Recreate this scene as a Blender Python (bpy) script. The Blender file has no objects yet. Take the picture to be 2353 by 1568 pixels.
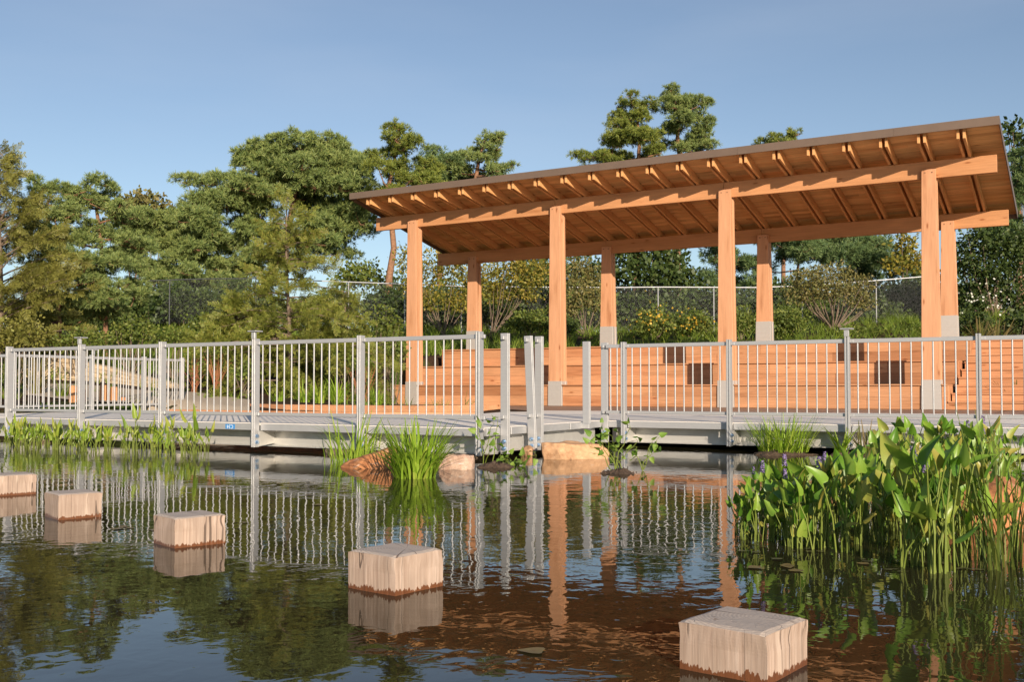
import bpy, math, random
import numpy as np
from mathutils import Vector, Matrix

# ------------------------------------------------------------------ camera, sky, sun
SC = bpy.context.scene
COL = SC.collection
PITCH, FPX, HZ, EYE, TH = 0.03, 2344.4, 891.4, 0.83, 0.5188      # picture measured in 2353 x 1568 units
cam = bpy.data.cameras.new('camera'); co = bpy.data.objects.new('camera', cam); COL.objects.link(co)
cam.sensor_width = 36; cam.lens = FPX / 2353 * 36
V0 = FPX * math.tan(PITCH)
cam.shift_y = (HZ - V0 - 784) / 2353
cam.clip_start = 0.05; cam.clip_end = 2000
co.location = (0, 0, EYE); co.rotation_euler = (math.pi / 2 + PITCH, 0, 0)
SC.camera = co
CT, ST = math.cos(TH), math.sin(TH)
SUN_EL = math.radians(16.0)
SA = math.radians(45.5)                                        # from the pavilion's front, towards its right
SUNH = (-ST * math.cos(SA) + CT * math.sin(SA), -CT * math.cos(SA) - ST * math.sin(SA))
wd = bpy.data.worlds.new('World'); SC.world = wd; wd.use_nodes = True
nt = wd.node_tree
sky = nt.nodes.new('ShaderNodeTexSky'); sky.sky_type = 'NISHITA'; sky.sun_disc = False
sky.sun_elevation = SUN_EL; sky.sun_rotation = math.atan2(SUNH[0], SUNH[1])
sky.air_density = 1.0; sky.dust_density = 0.4; sky.ozone_density = 2.5; sky.altitude = 100
bg = nt.nodes['Background']; bg.inputs[1].default_value = 0.094
hs = nt.nodes.new('ShaderNodeHueSaturation'); hs.inputs['Saturation'].default_value = 0.86; hs.inputs['Hue'].default_value = 0.502; hs.inputs['Value'].default_value = 1.0
nt.links.new(sky.outputs[0], hs.inputs['Color']); # thin high cirrus veil
tcw = nt.nodes.new('ShaderNodeTexCoord'); mpw = nt.nodes.new('ShaderNodeMapping'); mpw.inputs['Scale'].default_value = (1.6, 1.6, 7.0); mpw.inputs['Rotation'].default_value = (0.25, 0.1, 0.3)
nzw = nt.nodes.new('ShaderNodeTexNoise'); nzw.inputs['Scale'].default_value = 1.5; nzw.inputs['Detail'].default_value = 6
rpw = nt.nodes.new('ShaderNodeValToRGB'); rpw.color_ramp.elements[0].position = 0.48; rpw.color_ramp.elements[1].position = 0.80
rpw.color_ramp.elements[1].color = (0.13, 0.13, 0.13, 1)
mxw = nt.nodes.new('ShaderNodeMix'); mxw.data_type = 'RGBA'; mxw.inputs[7].default_value = (5.4, 5.8, 6.6, 1)
nt.links.new(tcw.outputs['Generated'], mpw.inputs[0]); nt.links.new(mpw.outputs[0], nzw.inputs['Vector']); nt.links.new(nzw.outputs[0], rpw.inputs[0])
nt.links.new(rpw.outputs[0], mxw.inputs[0]); nt.links.new(hs.outputs[0], mxw.inputs[6]); nt.links.new(mxw.outputs[2], bg.inputs[0])
sl = bpy.data.lights.new('sun', 'SUN'); sl.energy = 5.0; sl.angle = math.radians(0.4); sl.color = (1.0, 0.84, 0.66)
so = bpy.data.objects.new('sun', sl); COL.objects.link(so); so.location = (10, -20, 20)
so.rotation_euler = Vector((-SUNH[0] * math.cos(SUN_EL), -SUNH[1] * math.cos(SUN_EL), -math.sin(SUN_EL))).to_track_quat('-Z', 'Y').to_euler()
SC.view_settings.view_transform = 'Standard'; SC.view_settings.look = 'None'
SC.view_settings.exposure = 0.42; SC.view_settings.gamma = 1.0

# ------------------------------------------------------------------ geometry of the place
C0 = np.array([-2.788, 28.2346])          # foot of the leftmost front column
RV = np.array([CT, -ST]); DV = np.array([ST, CT])
DECK = 0.367                              # walking level above the water (water is z = 0)
def W(r, d, h=0.0):
    q = C0 + RV * r + DV * d
    return (float(q[0]), float(q[1]), h + DECK)
def inv(X, Y):
    qx, qy = X - C0[0], Y - C0[1]
    return qx * RV[0] + qy * RV[1], qx * DV[0] + qy * DV[1]
def at(px, py, Y):                        # a picture point at distance Y
    a = (px - 1176.5) / FPX; b = -(py - (HZ - V0)) / FPX
    c, s = math.cos(PITCH), math.sin(PITCH)
    t = Y / (c - b * s)
    return np.array([a * t, Y, EYE + (s + b * c) * t])
def onz(px, py, z=0.0):                   # a picture point at height z
    a = (px - 1176.5) / FPX; b = -(py - (HZ - V0)) / FPX
    c, s = math.cos(PITCH), math.sin(PITCH)
    t = (z - EYE) / (s + b * c)
    return np.array([a * t, (c - b * s) * t, z])
def sst(a, b, x):
    t = np.clip((x - a) / (b - a), 0, 1); return t * t * (3 - 2 * t)
def H(X, Y):                              # ground height above the water
    X = np.asarray(X, float); Y = np.asarray(Y, float)
    r, d = inv(X, Y)
    shore = np.where(r < -0.6, -11.9, -9.3) + np.where(r > 6.8, 2.6, 0) * sst(6.2, 7.4, r)
    up = sst(0, 1.3, d - shore)
    hy = np.interp(Y, [0, 19, 24, 30, 36, 41, 60, 120], [0, 0.0, 0.42, 1.3, 2.2, 2.75, 3.0, 3.4])
    hy = hy + np.interp(X, [-60, -20, 8, 21, 60], [0.1, 0, 0, 0.75, 1.2]) * sst(30, 40, Y)
    hd = 1.5 * sst(-3.0, 2.4, d) * sst(-1.6, 0.3, r)
    h = np.maximum(hy, hd) + DECK - 0.06
    ins = sst(-.9, -.3, r) * (1 - sst(16.2, 16.8, r)) * sst(-6, -4, d) * (1 - sst(3.3, 3.6, d))   # under the deck and seats
    h = h * (1 - ins) + 0.1 * ins
    return -0.7 + (h + 0.7) * up + 0.03 * np.sin(X * 1.7 + Y) * np.sin(Y * 1.3) * up

rng = np.random.default_rng(7)
random.seed(7)

# ------------------------------------------------------------------ object helpers
def link(o): COL.objects.link(o); return o
def tag(o, label=None, cat=None, group=None, kind=None):
    if label: o['label'] = label
    if cat: o['category'] = cat
    if group: o['group'] = group
    if kind: o['kind'] = kind
    return o
def thing(name, label, cat, loc=(0, 0, 0), rz=0.0, group=None):
    o = bpy.data.objects.new(name, None); link(o); o.empty_display_size = 0.2
    o.location = loc; o.rotation_euler = (0, 0, rz)
    return tag(o, label, cat, group)
def mesh_np(name, V, F, smooth=False):
    V = np.asarray(V, np.float32); F = np.asarray(F, np.int32)
    me = bpy.data.meshes.new(name); n, k = F.shape
    me.vertices.add(len(V)); me.vertices.foreach_set('co', V.ravel())
    me.loops.add(n * k); me.loops.foreach_set('vertex_index', F.ravel())
    me.polygons.add(n)
    me.polygons.foreach_set('loop_start', np.arange(0, n * k, k, dtype=np.int32))
    me.polygons.foreach_set('loop_total', np.full(n, k, np.int32))
    if smooth: me.polygons.foreach_set('use_smooth', np.ones(n, bool))
    me.update(calc_edges=True)
    return me
def obj(name, me, mat=None, parent=None):
    if mat is not None and not me.materials: me.materials.append(mat)
    o = bpy.data.objects.new(name, me); link(o)
    if parent is not None: o.parent = parent
    return o
def copy_tree(o, parent=None):
    c = o.copy(); link(c)
    if parent is not None: c.parent = parent
    for ch in list(o.children): copy_tree(ch, c)
    return c
class MB:                                  # collects shapes into one mesh
    def __init__(self): self.v = []; self.f = []
    def add(self, V, F):
        n = len(self.v); self.v += [tuple(map(float, p)) for p in V]; self.f += [tuple(int(i) + n for i in q) for q in F]; return self
    def hexa(self, P):                     # eight corners, bottom ring then top ring
        return self.add(P, [(3, 2, 1, 0), (4, 5, 6, 7), (0, 1, 5, 4), (1, 2, 6, 5), (2, 3, 7, 6), (3, 0, 4, 7)])
    def box(self, x0, x1, y0, y1, z0, z1):
        return self.hexa([(x0, y0, z0), (x1, y0, z0), (x1, y1, z0), (x0, y1, z0), (x0, y0, z1), (x1, y0, z1), (x1, y1, z1), (x0, y1, z1)])
    def poly(self, pts, z0, z1):
        n = len(pts)
        return self.add([(x, y, z0) for x, y in pts] + [(x, y, z1) for x, y in pts],
                        [tuple(range(n - 1, -1, -1)), tuple(range(n, 2 * n))] + [(i, (i + 1) % n, n + (i + 1) % n, n + i) for i in range(n)])
    def tube(self, pts, rad, n=6):
        V, F = tube(pts, rad, n); return self.add(V, F)
    def build(self, name, mat, parent=None, bevel=0, smooth=False):
        me = bpy.data.meshes.new(name); me.from_pydata(self.v, [], self.f); me.update()
        if smooth: me.polygons.foreach_set('use_smooth', [True] * len(me.polygons))
        o = obj(name, me, mat, parent)
        if bevel:
            b = o.modifiers.new('bevel', 'BEVEL'); b.width = bevel; b.segments = 1; b.limit_method = 'ANGLE'
        return o
def tube(pts, rad, n=6):
    P = np.array(pts, float); m = len(P)
    R = np.full(m, rad, float) if np.isscalar(rad) else np.array(rad, float)
    T = np.gradient(P, axis=0); T /= np.linalg.norm(T, axis=1)[:, None] + 1e-9
    a = np.array([0.31, 0.52, 0.1]) if abs(T[0][2]) > 0.6 else np.array([0.05, 0.1, 1.0])
    U = np.cross(T, a); U /= np.linalg.norm(U, axis=1)[:, None] + 1e-9
    B = np.cross(T, U)
    ang = np.linspace(0, 2 * math.pi, n, endpoint=False)
    V = (P[:, None, :] + R[:, None, None] * (np.cos(ang)[None, :, None] * U[:, None, :] + np.sin(ang)[None, :, None] * B[:, None, :])).reshape(-1, 3)
    F = []
    for i in range(m - 1):
        for j in range(n):
            k = (j + 1) % n; F.append((i * n + j, i * n + k, (i + 1) * n + k, (i + 1) * n + j))
    return V, np.array(F)
def merge(parts):
    V = []; F = []; n = 0
    for v, f in parts:
        V.append(np.asarray(v, float)); F.append(np.asarray(f) + n); n += len(v)
    return np.concatenate(V), np.concatenate(F)
def frames(axes, roll=None):               # rotation matrices whose third column is the given axis
    A = np.asarray(axes, float); A = A / (np.linalg.norm(A, axis=1)[:, None] + 1e-9)
    ref = np.where(np.abs(A[:, 2:3]) > 0.9, np.array([[1., 0, 0]]), np.array([[0, 0, 1.]]))
    U = np.cross(ref, A); U /= np.linalg.norm(U, axis=1)[:, None] + 1e-9
    B = np.cross(A, U)
    if roll is None: roll = rng.uniform(0, 2 * math.pi, len(A))
    c, s = np.cos(roll)[:, None], np.sin(roll)[:, None]
    return np.stack([U * c + B * s, -U * s + B * c, A], axis=2)
def instances(T, pos, rot, sc):
    V, F = T; N = len(pos); n = len(V)
    sc = np.asarray(sc, float); sc = sc[:, None] if sc.ndim == 1 else sc
    out = np.einsum('nij,nkj->nki', rot, V[None] * (sc[:, None, :] if sc.shape[1] == 3 else sc[:, :, None])) + np.asarray(pos)[:, None, :]
    return out.reshape(-1, 3), (F[None] + (np.arange(N) * n)[:, None, None]).reshape(-1, F.shape[1])
def unit(n, up=0.0):
    A = rng.normal(size=(n, 3)); A /= np.linalg.norm(A, axis=1)[:, None]
    A[:, 2] += up; return A / np.linalg.norm(A, axis=1)[:, None]

# ------------------------------------------------------------------ materials
def mat(name):
    m = bpy.data.materials.new(name); m.use_nodes = True
    return m, m.node_tree.nodes, m.node_tree.links, m.node_tree.nodes['Principled BSDF']
def coords(N, L, scale=(1, 1, 1), kind='Object'):
    t = N.new('ShaderNodeTexCoord'); mp = N.new('ShaderNodeMapping'); mp.inputs['Scale'].default_value = scale
    L.new(t.outputs[kind], mp.inputs[0]); return mp.outputs[0]
def noise(N, L, vec, scale, detail=4, rough=0.55, dist=0.0):
    n = N.new('ShaderNodeTexNoise'); n.inputs['Scale'].default_value = scale; n.inputs['Detail'].default_value = detail
    n.inputs['Roughness'].default_value = rough; n.inputs['Distortion'].default_value = dist
    L.new(vec, n.inputs['Vector']); return n.outputs[0]
def ramp(N, L, fac, stops):
    r = N.new('ShaderNodeValToRGB'); e = r.color_ramp.elements
    while len(e) < len(stops): e.new(0.5)
    for k, (p, c) in enumerate(stops): e[k].position = p; e[k].color = (*c, 1) if len(c) == 3 else c
    L.new(fac, r.inputs[0]); return r.outputs[0]
def mix(N, L, fac, a, b, mode='MIX'):
    m = N.new('ShaderNodeMix'); m.data_type = 'RGBA'; m.blend_type = mode
    for s, v in ((0, fac), (6, a), (7, b)):
        if hasattr(v, 'is_linked'): L.new(v, m.inputs[s])
        else: m.inputs[s].default_value = v if s == 0 else (*v, 1)
    return m.outputs[2]
def math_n(N, L, op, a, b=0.0):
    m = N.new('ShaderNodeMath'); m.operation = op
    for s, v in ((0, a), (1, b)):
        if hasattr(v, 'is_linked'): L.new(v, m.inputs[s])
        else: m.inputs[s].default_value = v
    return m.outputs[0]
def bump(N, L, P, h, strength=0.3, dist=0.01):
    b = N.new('ShaderNodeBump'); b.inputs['Strength'].default_value = strength; b.inputs['Distance'].default_value = dist
    L.new(h, b.inputs['Height']); L.new(b.outputs[0], P.inputs['Normal'])
def island(N): return N.new('ShaderNodeNewGeometry').outputs['Random Per Island']

def wood(name, axis, base, spread=0.25, rough=0.6, grain=60):
    m, N, L, P = mat(name)
    sc = [grain, grain, grain]; sc[axis] = grain / 30
    g = noise(N, L, coords(N, L, sc), 1.0, 5, 0.6, 0.3)
    sc2 = [5, 5, 5]; sc2[axis] = 0.6
    b2 = noise(N, L, coords(N, L, sc2), 1.0, 3)
    r = island(N)
    d = tuple(c * (1 - spread) for c in base); l = tuple(min(1, c * (1 + spread)) for c in base)
    c1 = ramp(N, L, g, [(0.32, d), (0.55, base), (0.75, l)])
    c2 = ramp(N, L, b2, [(0.26, (0.62, 0.52, 0.44)), (0.42, (0.95, 0.93, 0.9)), (0.56, (1, 1, 1)), (0.72, (1.14, 1.13, 1.12))])
    c3 = ramp(N, L, r, [(0.0, (0.74, 0.66, 0.60)), (0.3, (0.94, 0.92, 0.90)), (0.55, (1.0, 0.99, 0.97)), (0.75, (0.98, 0.86, 0.80)), (1.0, (1.14, 1.15, 1.14))])
    c = mix(N, L, 1.0, mix(N, L, 1.0, c1, c2, 'MULTIPLY'), c3, 'MULTIPLY')
    sk = [4.2, 4.2, 4.2]; sk[axis] = 1.3
    vk = N.new('ShaderNodeTexVoronoi'); vk.inputs['Scale'].default_value = 1.0; L.new(coords(N, L, sk), vk.inputs['Vector'])
    c = mix(N, L, 1.0, c, ramp(N, L, vk.outputs[0], [(0.0, (0.42, 0.30, 0.22)), (0.05, (0.60, 0.46, 0.36)), (0.10, (0.93, 0.90, 0.87)), (0.16, (1, 1, 1))]), 'MULTIPLY')
    L.new(c, P.inputs['Base Color']); P.inputs['Roughness'].default_value = rough
    P.inputs['Specular IOR Level'].default_value = 0.3
    bump(N, L, P, g, 0.25, 0.003)
    return m
def metal(name, base, rough=0.42, metallic=0.6, streak=(3, 3, 60)):
    m, N, L, P = mat(name)
    g = noise(N, L, coords(N, L, streak), 1.0, 4)
    g2 = noise(N, L, coords(N, L, (7, 7, 7)), 1.0, 3)
    d = tuple(c * 0.84 for c in base)
    c = mix(N, L, 0.5, ramp(N, L, g, [(0.3, d), (0.7, base)]), ramp(N, L, g2, [(0.3, d), (0.65, base)]))
    L.new(c, P.inputs['Base Color']); P.inputs['Metallic'].default_value = metallic
    L.new(ramp(N, L, g2, [(0.3, (rough + .12,) * 3), (0.7, (rough - .06,) * 3)]), P.inputs['Roughness'])
    bump(N, L, P, g, 0.05, 0.002)
    return m
def leaf(name, cols, clump=1.2, trans=0.28, rough=0.5, spec=0.3):
    m, N, L, P = mat(name)
    r = island(N)
    n = noise(N, L, coords(N, L, (clump,) * 3), 1.0, 3)
    k = len(cols)
    fac = math_n(N, L, 'ADD', math_n(N, L, 'MULTIPLY', r, 0.55), math_n(N, L, 'MULTIPLY', n, 0.45))
    c = ramp(N, L, fac, [(0.18 + 0.62 * i / max(1, k - 1), cc) for i, cc in enumerate(cols)])
    L.new(c, P.inputs['Base Color']); P.inputs['Roughness'].default_value = rough; P.inputs['Specular IOR Level'].default_value = spec
    t = N.new('ShaderNodeBsdfTranslucent'); L.new(mix(N, L, 1.0, c, (1.25, 1.2, 0.55), 'MULTIPLY'), t.inputs[0])
    ms = N.new('ShaderNodeMixShader'); ms.inputs[0].default_value = trans
    out = N['Material Output']; L.new(P.outputs[0], ms.inputs[1]); L.new(t.outputs[0], ms.inputs[2]); L.new(ms.outputs[0], out.inputs[0])
    return m
def plain(name, base, rough=0.6, metallic=0.0, vary=0.25, scale=12, bmp=0.15, bd=0.004):
    m, N, L, P = mat(name)
    g = noise(N, L, coords(N, L, (scale,) * 3), 1.0, 5, 0.6)
    L.new(ramp(N, L, g, [(0.3, tuple(c * (1 - vary) for c in base)), (0.7, tuple(min(1, c * (1 + vary)) for c in base))]), P.inputs['Base Color'])
    P.inputs['Roughness'].default_value = rough; P.inputs['Metallic'].default_value = metallic
    bump(N, L, P, g, bmp, bd); return m

CEDAR = (0.50, 0.235, 0.095)
M_COLW = wood('cedar_upright', 2, (0.53, 0.29, 0.165), 0.14)
M_BEAM = wood('cedar_beam', 0, (0.48, 0.245, 0.115), 0.16)
M_RAFT = wood('cedar_rafter', 1, (0.63, 0.35, 0.15), 0.18)
M_SOFF = wood('cedar_soffit', 0, (0.76, 0.48, 0.22), 0.28)
M_SEAT = wood('cedar_seating', 0, (0.49, 0.25, 0.13), 0.22)
M_DECKW = wood('cedar_decking', 1, (0.36, 0.235, 0.165), 0.2)
M_STEEL = metal('column_steel', (0.52, 0.49, 0.46), 0.5, 0.35)
M_ALU = metal('aluminium', (0.47, 0.475, 0.485), 0.42, 0.4)
M_ALUD = metal('aluminium_beam', (0.60, 0.59, 0.56), 0.45, 0.5, (2, 60, 60))
M_FASC = plain('brown_metal_trim', (0.165, 0.115, 0.085), 0.5, 0.2, 0.06, 3, 0.02)
M_ZINC = plain('zinc_bolt', (0.30, 0.42, 0.58), 0.3, 0.8, 0.15, 40)
M_BARK_P = plain('pine_bark', (0.24, 0.125, 0.07), 0.9, 0, 0.4, 9, 0.5, 0.02)
M_BARK_D = plain('grey_bark', (0.17, 0.125, 0.09), 0.9, 0, 0.35, 14, 0.4, 0.01)
M_GALV = metal('galvanised_steel', (0.55, 0.56, 0.58), 0.45, 0.5)
M_WIRE = metal('dull_wire', (0.30, 0.31, 0.32), 0.6, 0.2)
M_POSTG = metal('weathered_post', (0.36, 0.37, 0.38), 0.6, 0.3)
M_SHADEPOST = metal('shade_toned_post', (0.06, 0.065, 0.07), 0.6, 0.2)  # tree shade put into the colour of the left fence posts and rail
M_PINE = leaf('pine_needles', [(0.079, 0.128, 0.043), (0.152, 0.218, 0.066), (0.239, 0.296, 0.093), (0.319, 0.359, 0.112)], 0.5, 0.15)
M_PINEY = leaf('yellow_green_pine_needles', [(0.076, 0.118, 0.026), (0.143, 0.193, 0.037), (0.218, 0.252, 0.047), (0.286, 0.302, 0.059)], 0.5, 0.15)
M_PINED = leaf('dark_pine_needles', [(0.048, 0.091, 0.038), (0.090, 0.149, 0.054), (0.146, 0.213, 0.077), (0.212, 0.270, 0.094)], 0.5, 0.15)
M_GOLD = leaf('golden_larch_needles', [(0.115, 0.12, 0.025), (0.175, 0.175, 0.038), (0.24, 0.225, 0.055), (0.22, 0.245, 0.06)], 0.6, 0.25)
M_CYP = leaf('cypress_sprays', [(0.105, 0.135, 0.024), (0.16, 0.19, 0.034), (0.22, 0.24, 0.046), (0.25, 0.22, 0.05)], 0.6, 0.25)
M_GREEN = leaf('shrub_leaves', [(0.062, 0.092, 0.018), (0.106, 0.150, 0.028), (0.156, 0.200, 0.039), (0.224, 0.228, 0.057)], 0.8, 0.25)
M_DARK = leaf('dark_leaves', [(0.026, 0.045, 0.012), (0.045, 0.075, 0.018), (0.07, 0.105, 0.026), (0.10, 0.13, 0.035)], 0.8, 0.2)
M_YELL = leaf('yellowing_leaves', [(0.110, 0.132, 0.022), (0.187, 0.187, 0.033), (0.286, 0.242, 0.039), (0.363, 0.264, 0.055)], 0.9, 0.3)
M_BROWN = leaf('bronze_leaves', [(0.090, 0.090, 0.030), (0.149, 0.143, 0.045), (0.224, 0.179, 0.060), (0.194, 0.224, 0.075)], 0.9, 0.2)
M_GRASS = leaf('grass_blades', [(0.081, 0.127, 0.018), (0.127, 0.196, 0.023), (0.184, 0.265, 0.032), (0.276, 0.322, 0.057)], 2.0, 0.3)
M_SEDGE = leaf('sedge_blades', [(0.15, 0.25, 0.02), (0.22, 0.36, 0.03), (0.29, 0.44, 0.045), (0.40, 0.46, 0.08)], 3.0, 0.35)
M_STRAW = leaf('straw_blades', [(0.16, 0.12, 0.05), (0.24, 0.18, 0.08), (0.18, 0.17, 0.05), (0.12, 0.14, 0.03)], 2.0, 0.25)
M_TWIG = plain('red_twigs', (0.30, 0.115, 0.05), 0.7, 0, 0.3, 10)
M_ORANGE = leaf('orange_flowers', [(0.50, 0.30, 0.03), (0.62, 0.42, 0.06)], 1, 0.2)
M_WHITE = leaf('white_flowers', [(0.55, 0.55, 0.48), (0.75, 0.75, 0.68)], 1, 0.2)

# ------------------------------------------------------------------ ground, water, path
def ground():
    xs = np.unique(np.concatenate([np.linspace(-400, -60, 18), np.linspace(-60, -20, 41), np.arange(-20, 24, 0.3), np.linspace(24, 60, 37), np.linspace(60, 400, 18)]))
    ys = np.unique(np.concatenate([np.linspace(-150, 0, 20), np.arange(0, 46, 0.3), np.linspace(46, 90, 45), np.linspace(90, 600, 20)]))
    X, Y = np.meshgrid(xs, ys); Z = H(X, Y)
    V = np.stack([X, Y, Z], -1).reshape(-1, 3); nx = len(xs); ny = len(ys)
    i = np.arange(ny - 1)[:, None] * nx + np.arange(nx - 1)[None]
    F = np.stack([i, i + 1, i + nx + 1, i + nx], -1).reshape(-1, 4)
    m, N, L, P = mat('mulch_and_grass')
    v = coords(N, L)
    n1 = noise(N, L, v, 0.35, 4); n2 = noise(N, L, v, 9, 6, 0.7); n3 = noise(N, L, v, 40, 3)
    mulch = ramp(N, L, n2, [(0.3, (0.028, 0.017, 0.011)), (0.55, (0.06, 0.036, 0.022)), (0.75, (0.11, 0.07, 0.045))])
    grass = ramp(N, L, n3, [(0.3, (0.03, 0.055, 0.012)), (0.7, (0.075, 0.12, 0.022))])
    L.new(mix(N, L, ramp(N, L, n1, [(0.5, (0, 0, 0)), (0.62, (1, 1, 1))]), mulch, grass), P.inputs['Base Color'])
    P.inputs['Roughness'].default_value = 0.95; P.inputs['Specular IOR Level'].default_value = 0.1
    bump(N, L, P, n2, 0.8, 0.05)
    tag(obj('ground', mesh_np('ground', V, F, True), m), kind='structure')
ground()
def water():
    m, N, L, P = mat('pond_water')
    v = coords(N, L)
    big = noise(N, L, v, 0.5, 2); mid = noise(N, L, v, 3.2, 2, 0.5, 0.4); fine = noise(N, L, v, 11.0, 2, 0.5, 0.5)
    calm = ramp(N, L, noise(N, L, v, 0.22, 2), [(0.38, (0.35,) * 3), (0.62, (1, 1, 1))])
    h = math_n(N, L, 'ADD', math_n(N, L, 'MULTIPLY', mid, 0.75), math_n(N, L, 'MULTIPLY', fine, 0.28))
    h = math_n(N, L, 'ADD', math_n(N, L, 'MULTIPLY', h, calm), math_n(N, L, 'MULTIPLY', big, 1.0))
    murk = ramp(N, L, noise(N, L, v, 0.6, 3), [(0.3, (0.022, 0.0185, 0.009)), (0.7, (0.032, 0.027, 0.013))])
    L.new(murk, P.inputs['Base Color']); P.inputs['Roughness'].default_value = 0.012; P.inputs['IOR'].default_value = 1.33
    P.inputs['Specular IOR Level'].default_value = 0.5
    bump(N, L, P, h, 1.0, 0.0040)
    me = MB().add([(-90, -40, 0), (90, -40, 0), (90, 36, 0), (-90, 36, 0)], [(0, 1, 2, 3)])
    tag(me.build('water', m), kind='structure')
water()

# ------------------------------------------------------------------ pavilion
SP = 4.4713
def rooftop(d): return 5.819 - 0.2106 * (d + 1.10)
pav = thing('pavilion', 'open cedar pavilion with mono-pitch roof on eight tapering timber columns', 'pavilion', W(0, 0), -TH)
def column(r, d, z0, base_top, beam_bot, top, name='column'):
    m = MB()
    hb, ht = 0.196, 0.142                        # half widths at foot and head
    def w(z): return hb + (ht - hb) * (z - z0) / (top - z0)
    def ply(y0, y1, za, zb, ins=0.0):
        a, b = w(za) - ins, w(zb) - ins
        m.hexa([(r - a, y0, za), (r + a, y0, za), (r + a, y1, za), (r - a, y1, za), (r - b, y0, zb), (r + b, y0, zb), (r + b, y1, zb), (r - b, y1, zb)])
    ply(d, d + 0.098, z0 + 0.02, top); ply(d + 0.202, d + 0.30, z0 + 0.02, top); ply(d + 0.0985, d + 0.2015, z0 + 0.02, beam_bot, 0.014)
    c = m.build(name, M_COLW, pav, 0.006)
    s = MB(); a, b = w(z0) + 0.006, w(base_top) + 0.006
    for y0, y1 in ((d - 0.008, d + 0.096), (d + 0.204, d + 0.308)):
        s.hexa([(r - a, y0, z0), (r + a, y0, z0), (r + a, y1, z0), (r - a, y1, z0), (r - b, y0, base_top), (r + b, y0, base_top), (r + b, y1, base_top), (r - b, y1, base_top)])
    s.hexa([(r - a + .012, d + .097, z0), (r + a - .012, d + .097, z0), (r + a - .012, d + .203, z0), (r - a + .012, d + .203, z0), (r - b + .012, d + .097, base_top), (r + b - .012, d + .097, base_top), (r + b - .012, d + .203, base_top), (r - b + .012, d + .203, base_top)])
    s.build('steel_base', M_STEEL, c, 0.004)
    for sx in (-0.07, 0.07):
        bm = MB(); bm.tube([(r + sx, d + 0.002, top - 0.07), (r + sx, d - 0.006, top - 0.07)], 0.016, 8); n = len(bm.v)
        bm.f.append(tuple(range(n - 8, n))); bm.build('bolt', M_BARK_P, c)
    return c
for i in range(4):
    column(SP * i, 0.0, 0.0, 0.63, 4.936, 5.115)
    column(SP * i, 3.155, 1.59, 2.19, 4.267, 4.458)
def beams(y0, y1, zb, zt):
    xs = [-1.313, SP - 0.05, 2 * SP - 0.05, 3 * SP + 1.317]
    for a, b in zip(xs[:-1], xs[1:]):
        MB().box(a + 0.003, b - 0.003, y0, y1, zb, zt).build('beam', M_BEAM, pav, 0.006)
beams(0.0995, 0.2005, 4.936, 5.305)
beams(3.2545, 3.3555, 4.267, 4.636)
x0r, x1r = -1.315, 3 * SP + 1.459
def rafter():
    m = MB(); ya, yb = -0.98, 4.02
    def low(y): return 5.302 - 0.2125 * (y - 0.15)
    def up(y): return rooftop(y) - 0.066
    t = 0.026
    P = [(ya, 5.475), (0.05, low(0.05)), (yb - 0.3, low(yb - .3)), (yb, up(yb) - 0.16), (yb, up(yb)), (ya, up(ya))]
    n = len(P)
    m.add([(-t, y, z) for y, z in P] + [(t, y, z) for y, z in P], [tuple(range(n - 1, -1, -1)), tuple(range(n, 2 * n))] + [(i, (i + 1) % n, n + (i + 1) % n, n + i) for i in range(n)])
    return m
rb = rafter().build('rafter', M_RAFT, pav, 0.004); rb.location = (-0.745 - 0.058, 0, 0)
for k in range(21):
    for s in (-0.058, 0.058):
        if k == 0 and s < 0: continue
        o = rb.copy(); link(o); o.parent = pav; o.location = (-0.745 * 1 + k * SP / 6 + s, 0, 0)
m = MB(); y = -1.07; k = 0
while y < 4.10:                                     # ceiling boards run along the roof
    y2 = min(y + 0.135, 4.13)
    xa = x0r + 0.03
    cuts = sorted(random.uniform(x0r + 1.5, x1r - 1.5) for _ in range(4)) + [x1r - 0.03]
    for xb in cuts:
        za, zb = rooftop(y) - 0.063, rooftop(y2) - 0.063
        m.hexa([(xa, y + .0025, za), (xb - .002, y + .0025, za), (xb - .002, y2 - .0025, zb), (xa, y2 - .0025, zb), (xa, y + .0025, za + .026), (xb - .002, y + .0025, za + .026), (xb - .002, y2 - .0025, zb + .026), (xa, y2 - .0025, zb + .026)])
        xa = xb
    y = y2
m.build('ceiling_boards', M_SOFF, pav)
def slab(xa, xb, ya, yb, t0, t1, mm=None):
    mm = mm or MB()
    return mm.hexa([(xa, ya, rooftop(ya) - t0), (xb, ya, rooftop(ya) - t0), (xb, yb, rooftop(yb) - t0), (xa, yb, rooftop(yb) - t0), (xa, ya, rooftop(ya) - t1), (xb, ya, rooftop(ya) - t1), (xb, yb, rooftop(yb) - t1), (xa, yb, rooftop(yb) - t1)])
slab(x0r + .02, x1r - .02, -1.084, 4.14, 0.035, 0.012).build('roof_deck', M_FASC, pav)
fx = [x0r, 2.9, 6.2, 9.6, 12.9, x1r]
mm = MB()
for a, b in zip(fx[:-1], fx[1:]): slab(a + .0015, b - .0015, -1.10, -1.086, 0.172, 0.0, mm)
mm.build('fascia', M_FASC, pav)
slab(x0r, x0r + .018, -1.085, 4.157, 0.172, 0.0).build('fascia', M_FASC, pav)
slab(x1r - .018, x1r, -1.085, 4.157, 0.172, 0.0).build('fascia', M_FASC, pav)
slab(x0r + .02, x1r - .02, 4.142, 4.157, 0.172, 0.0).build('fascia', M_FASC, pav)

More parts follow.
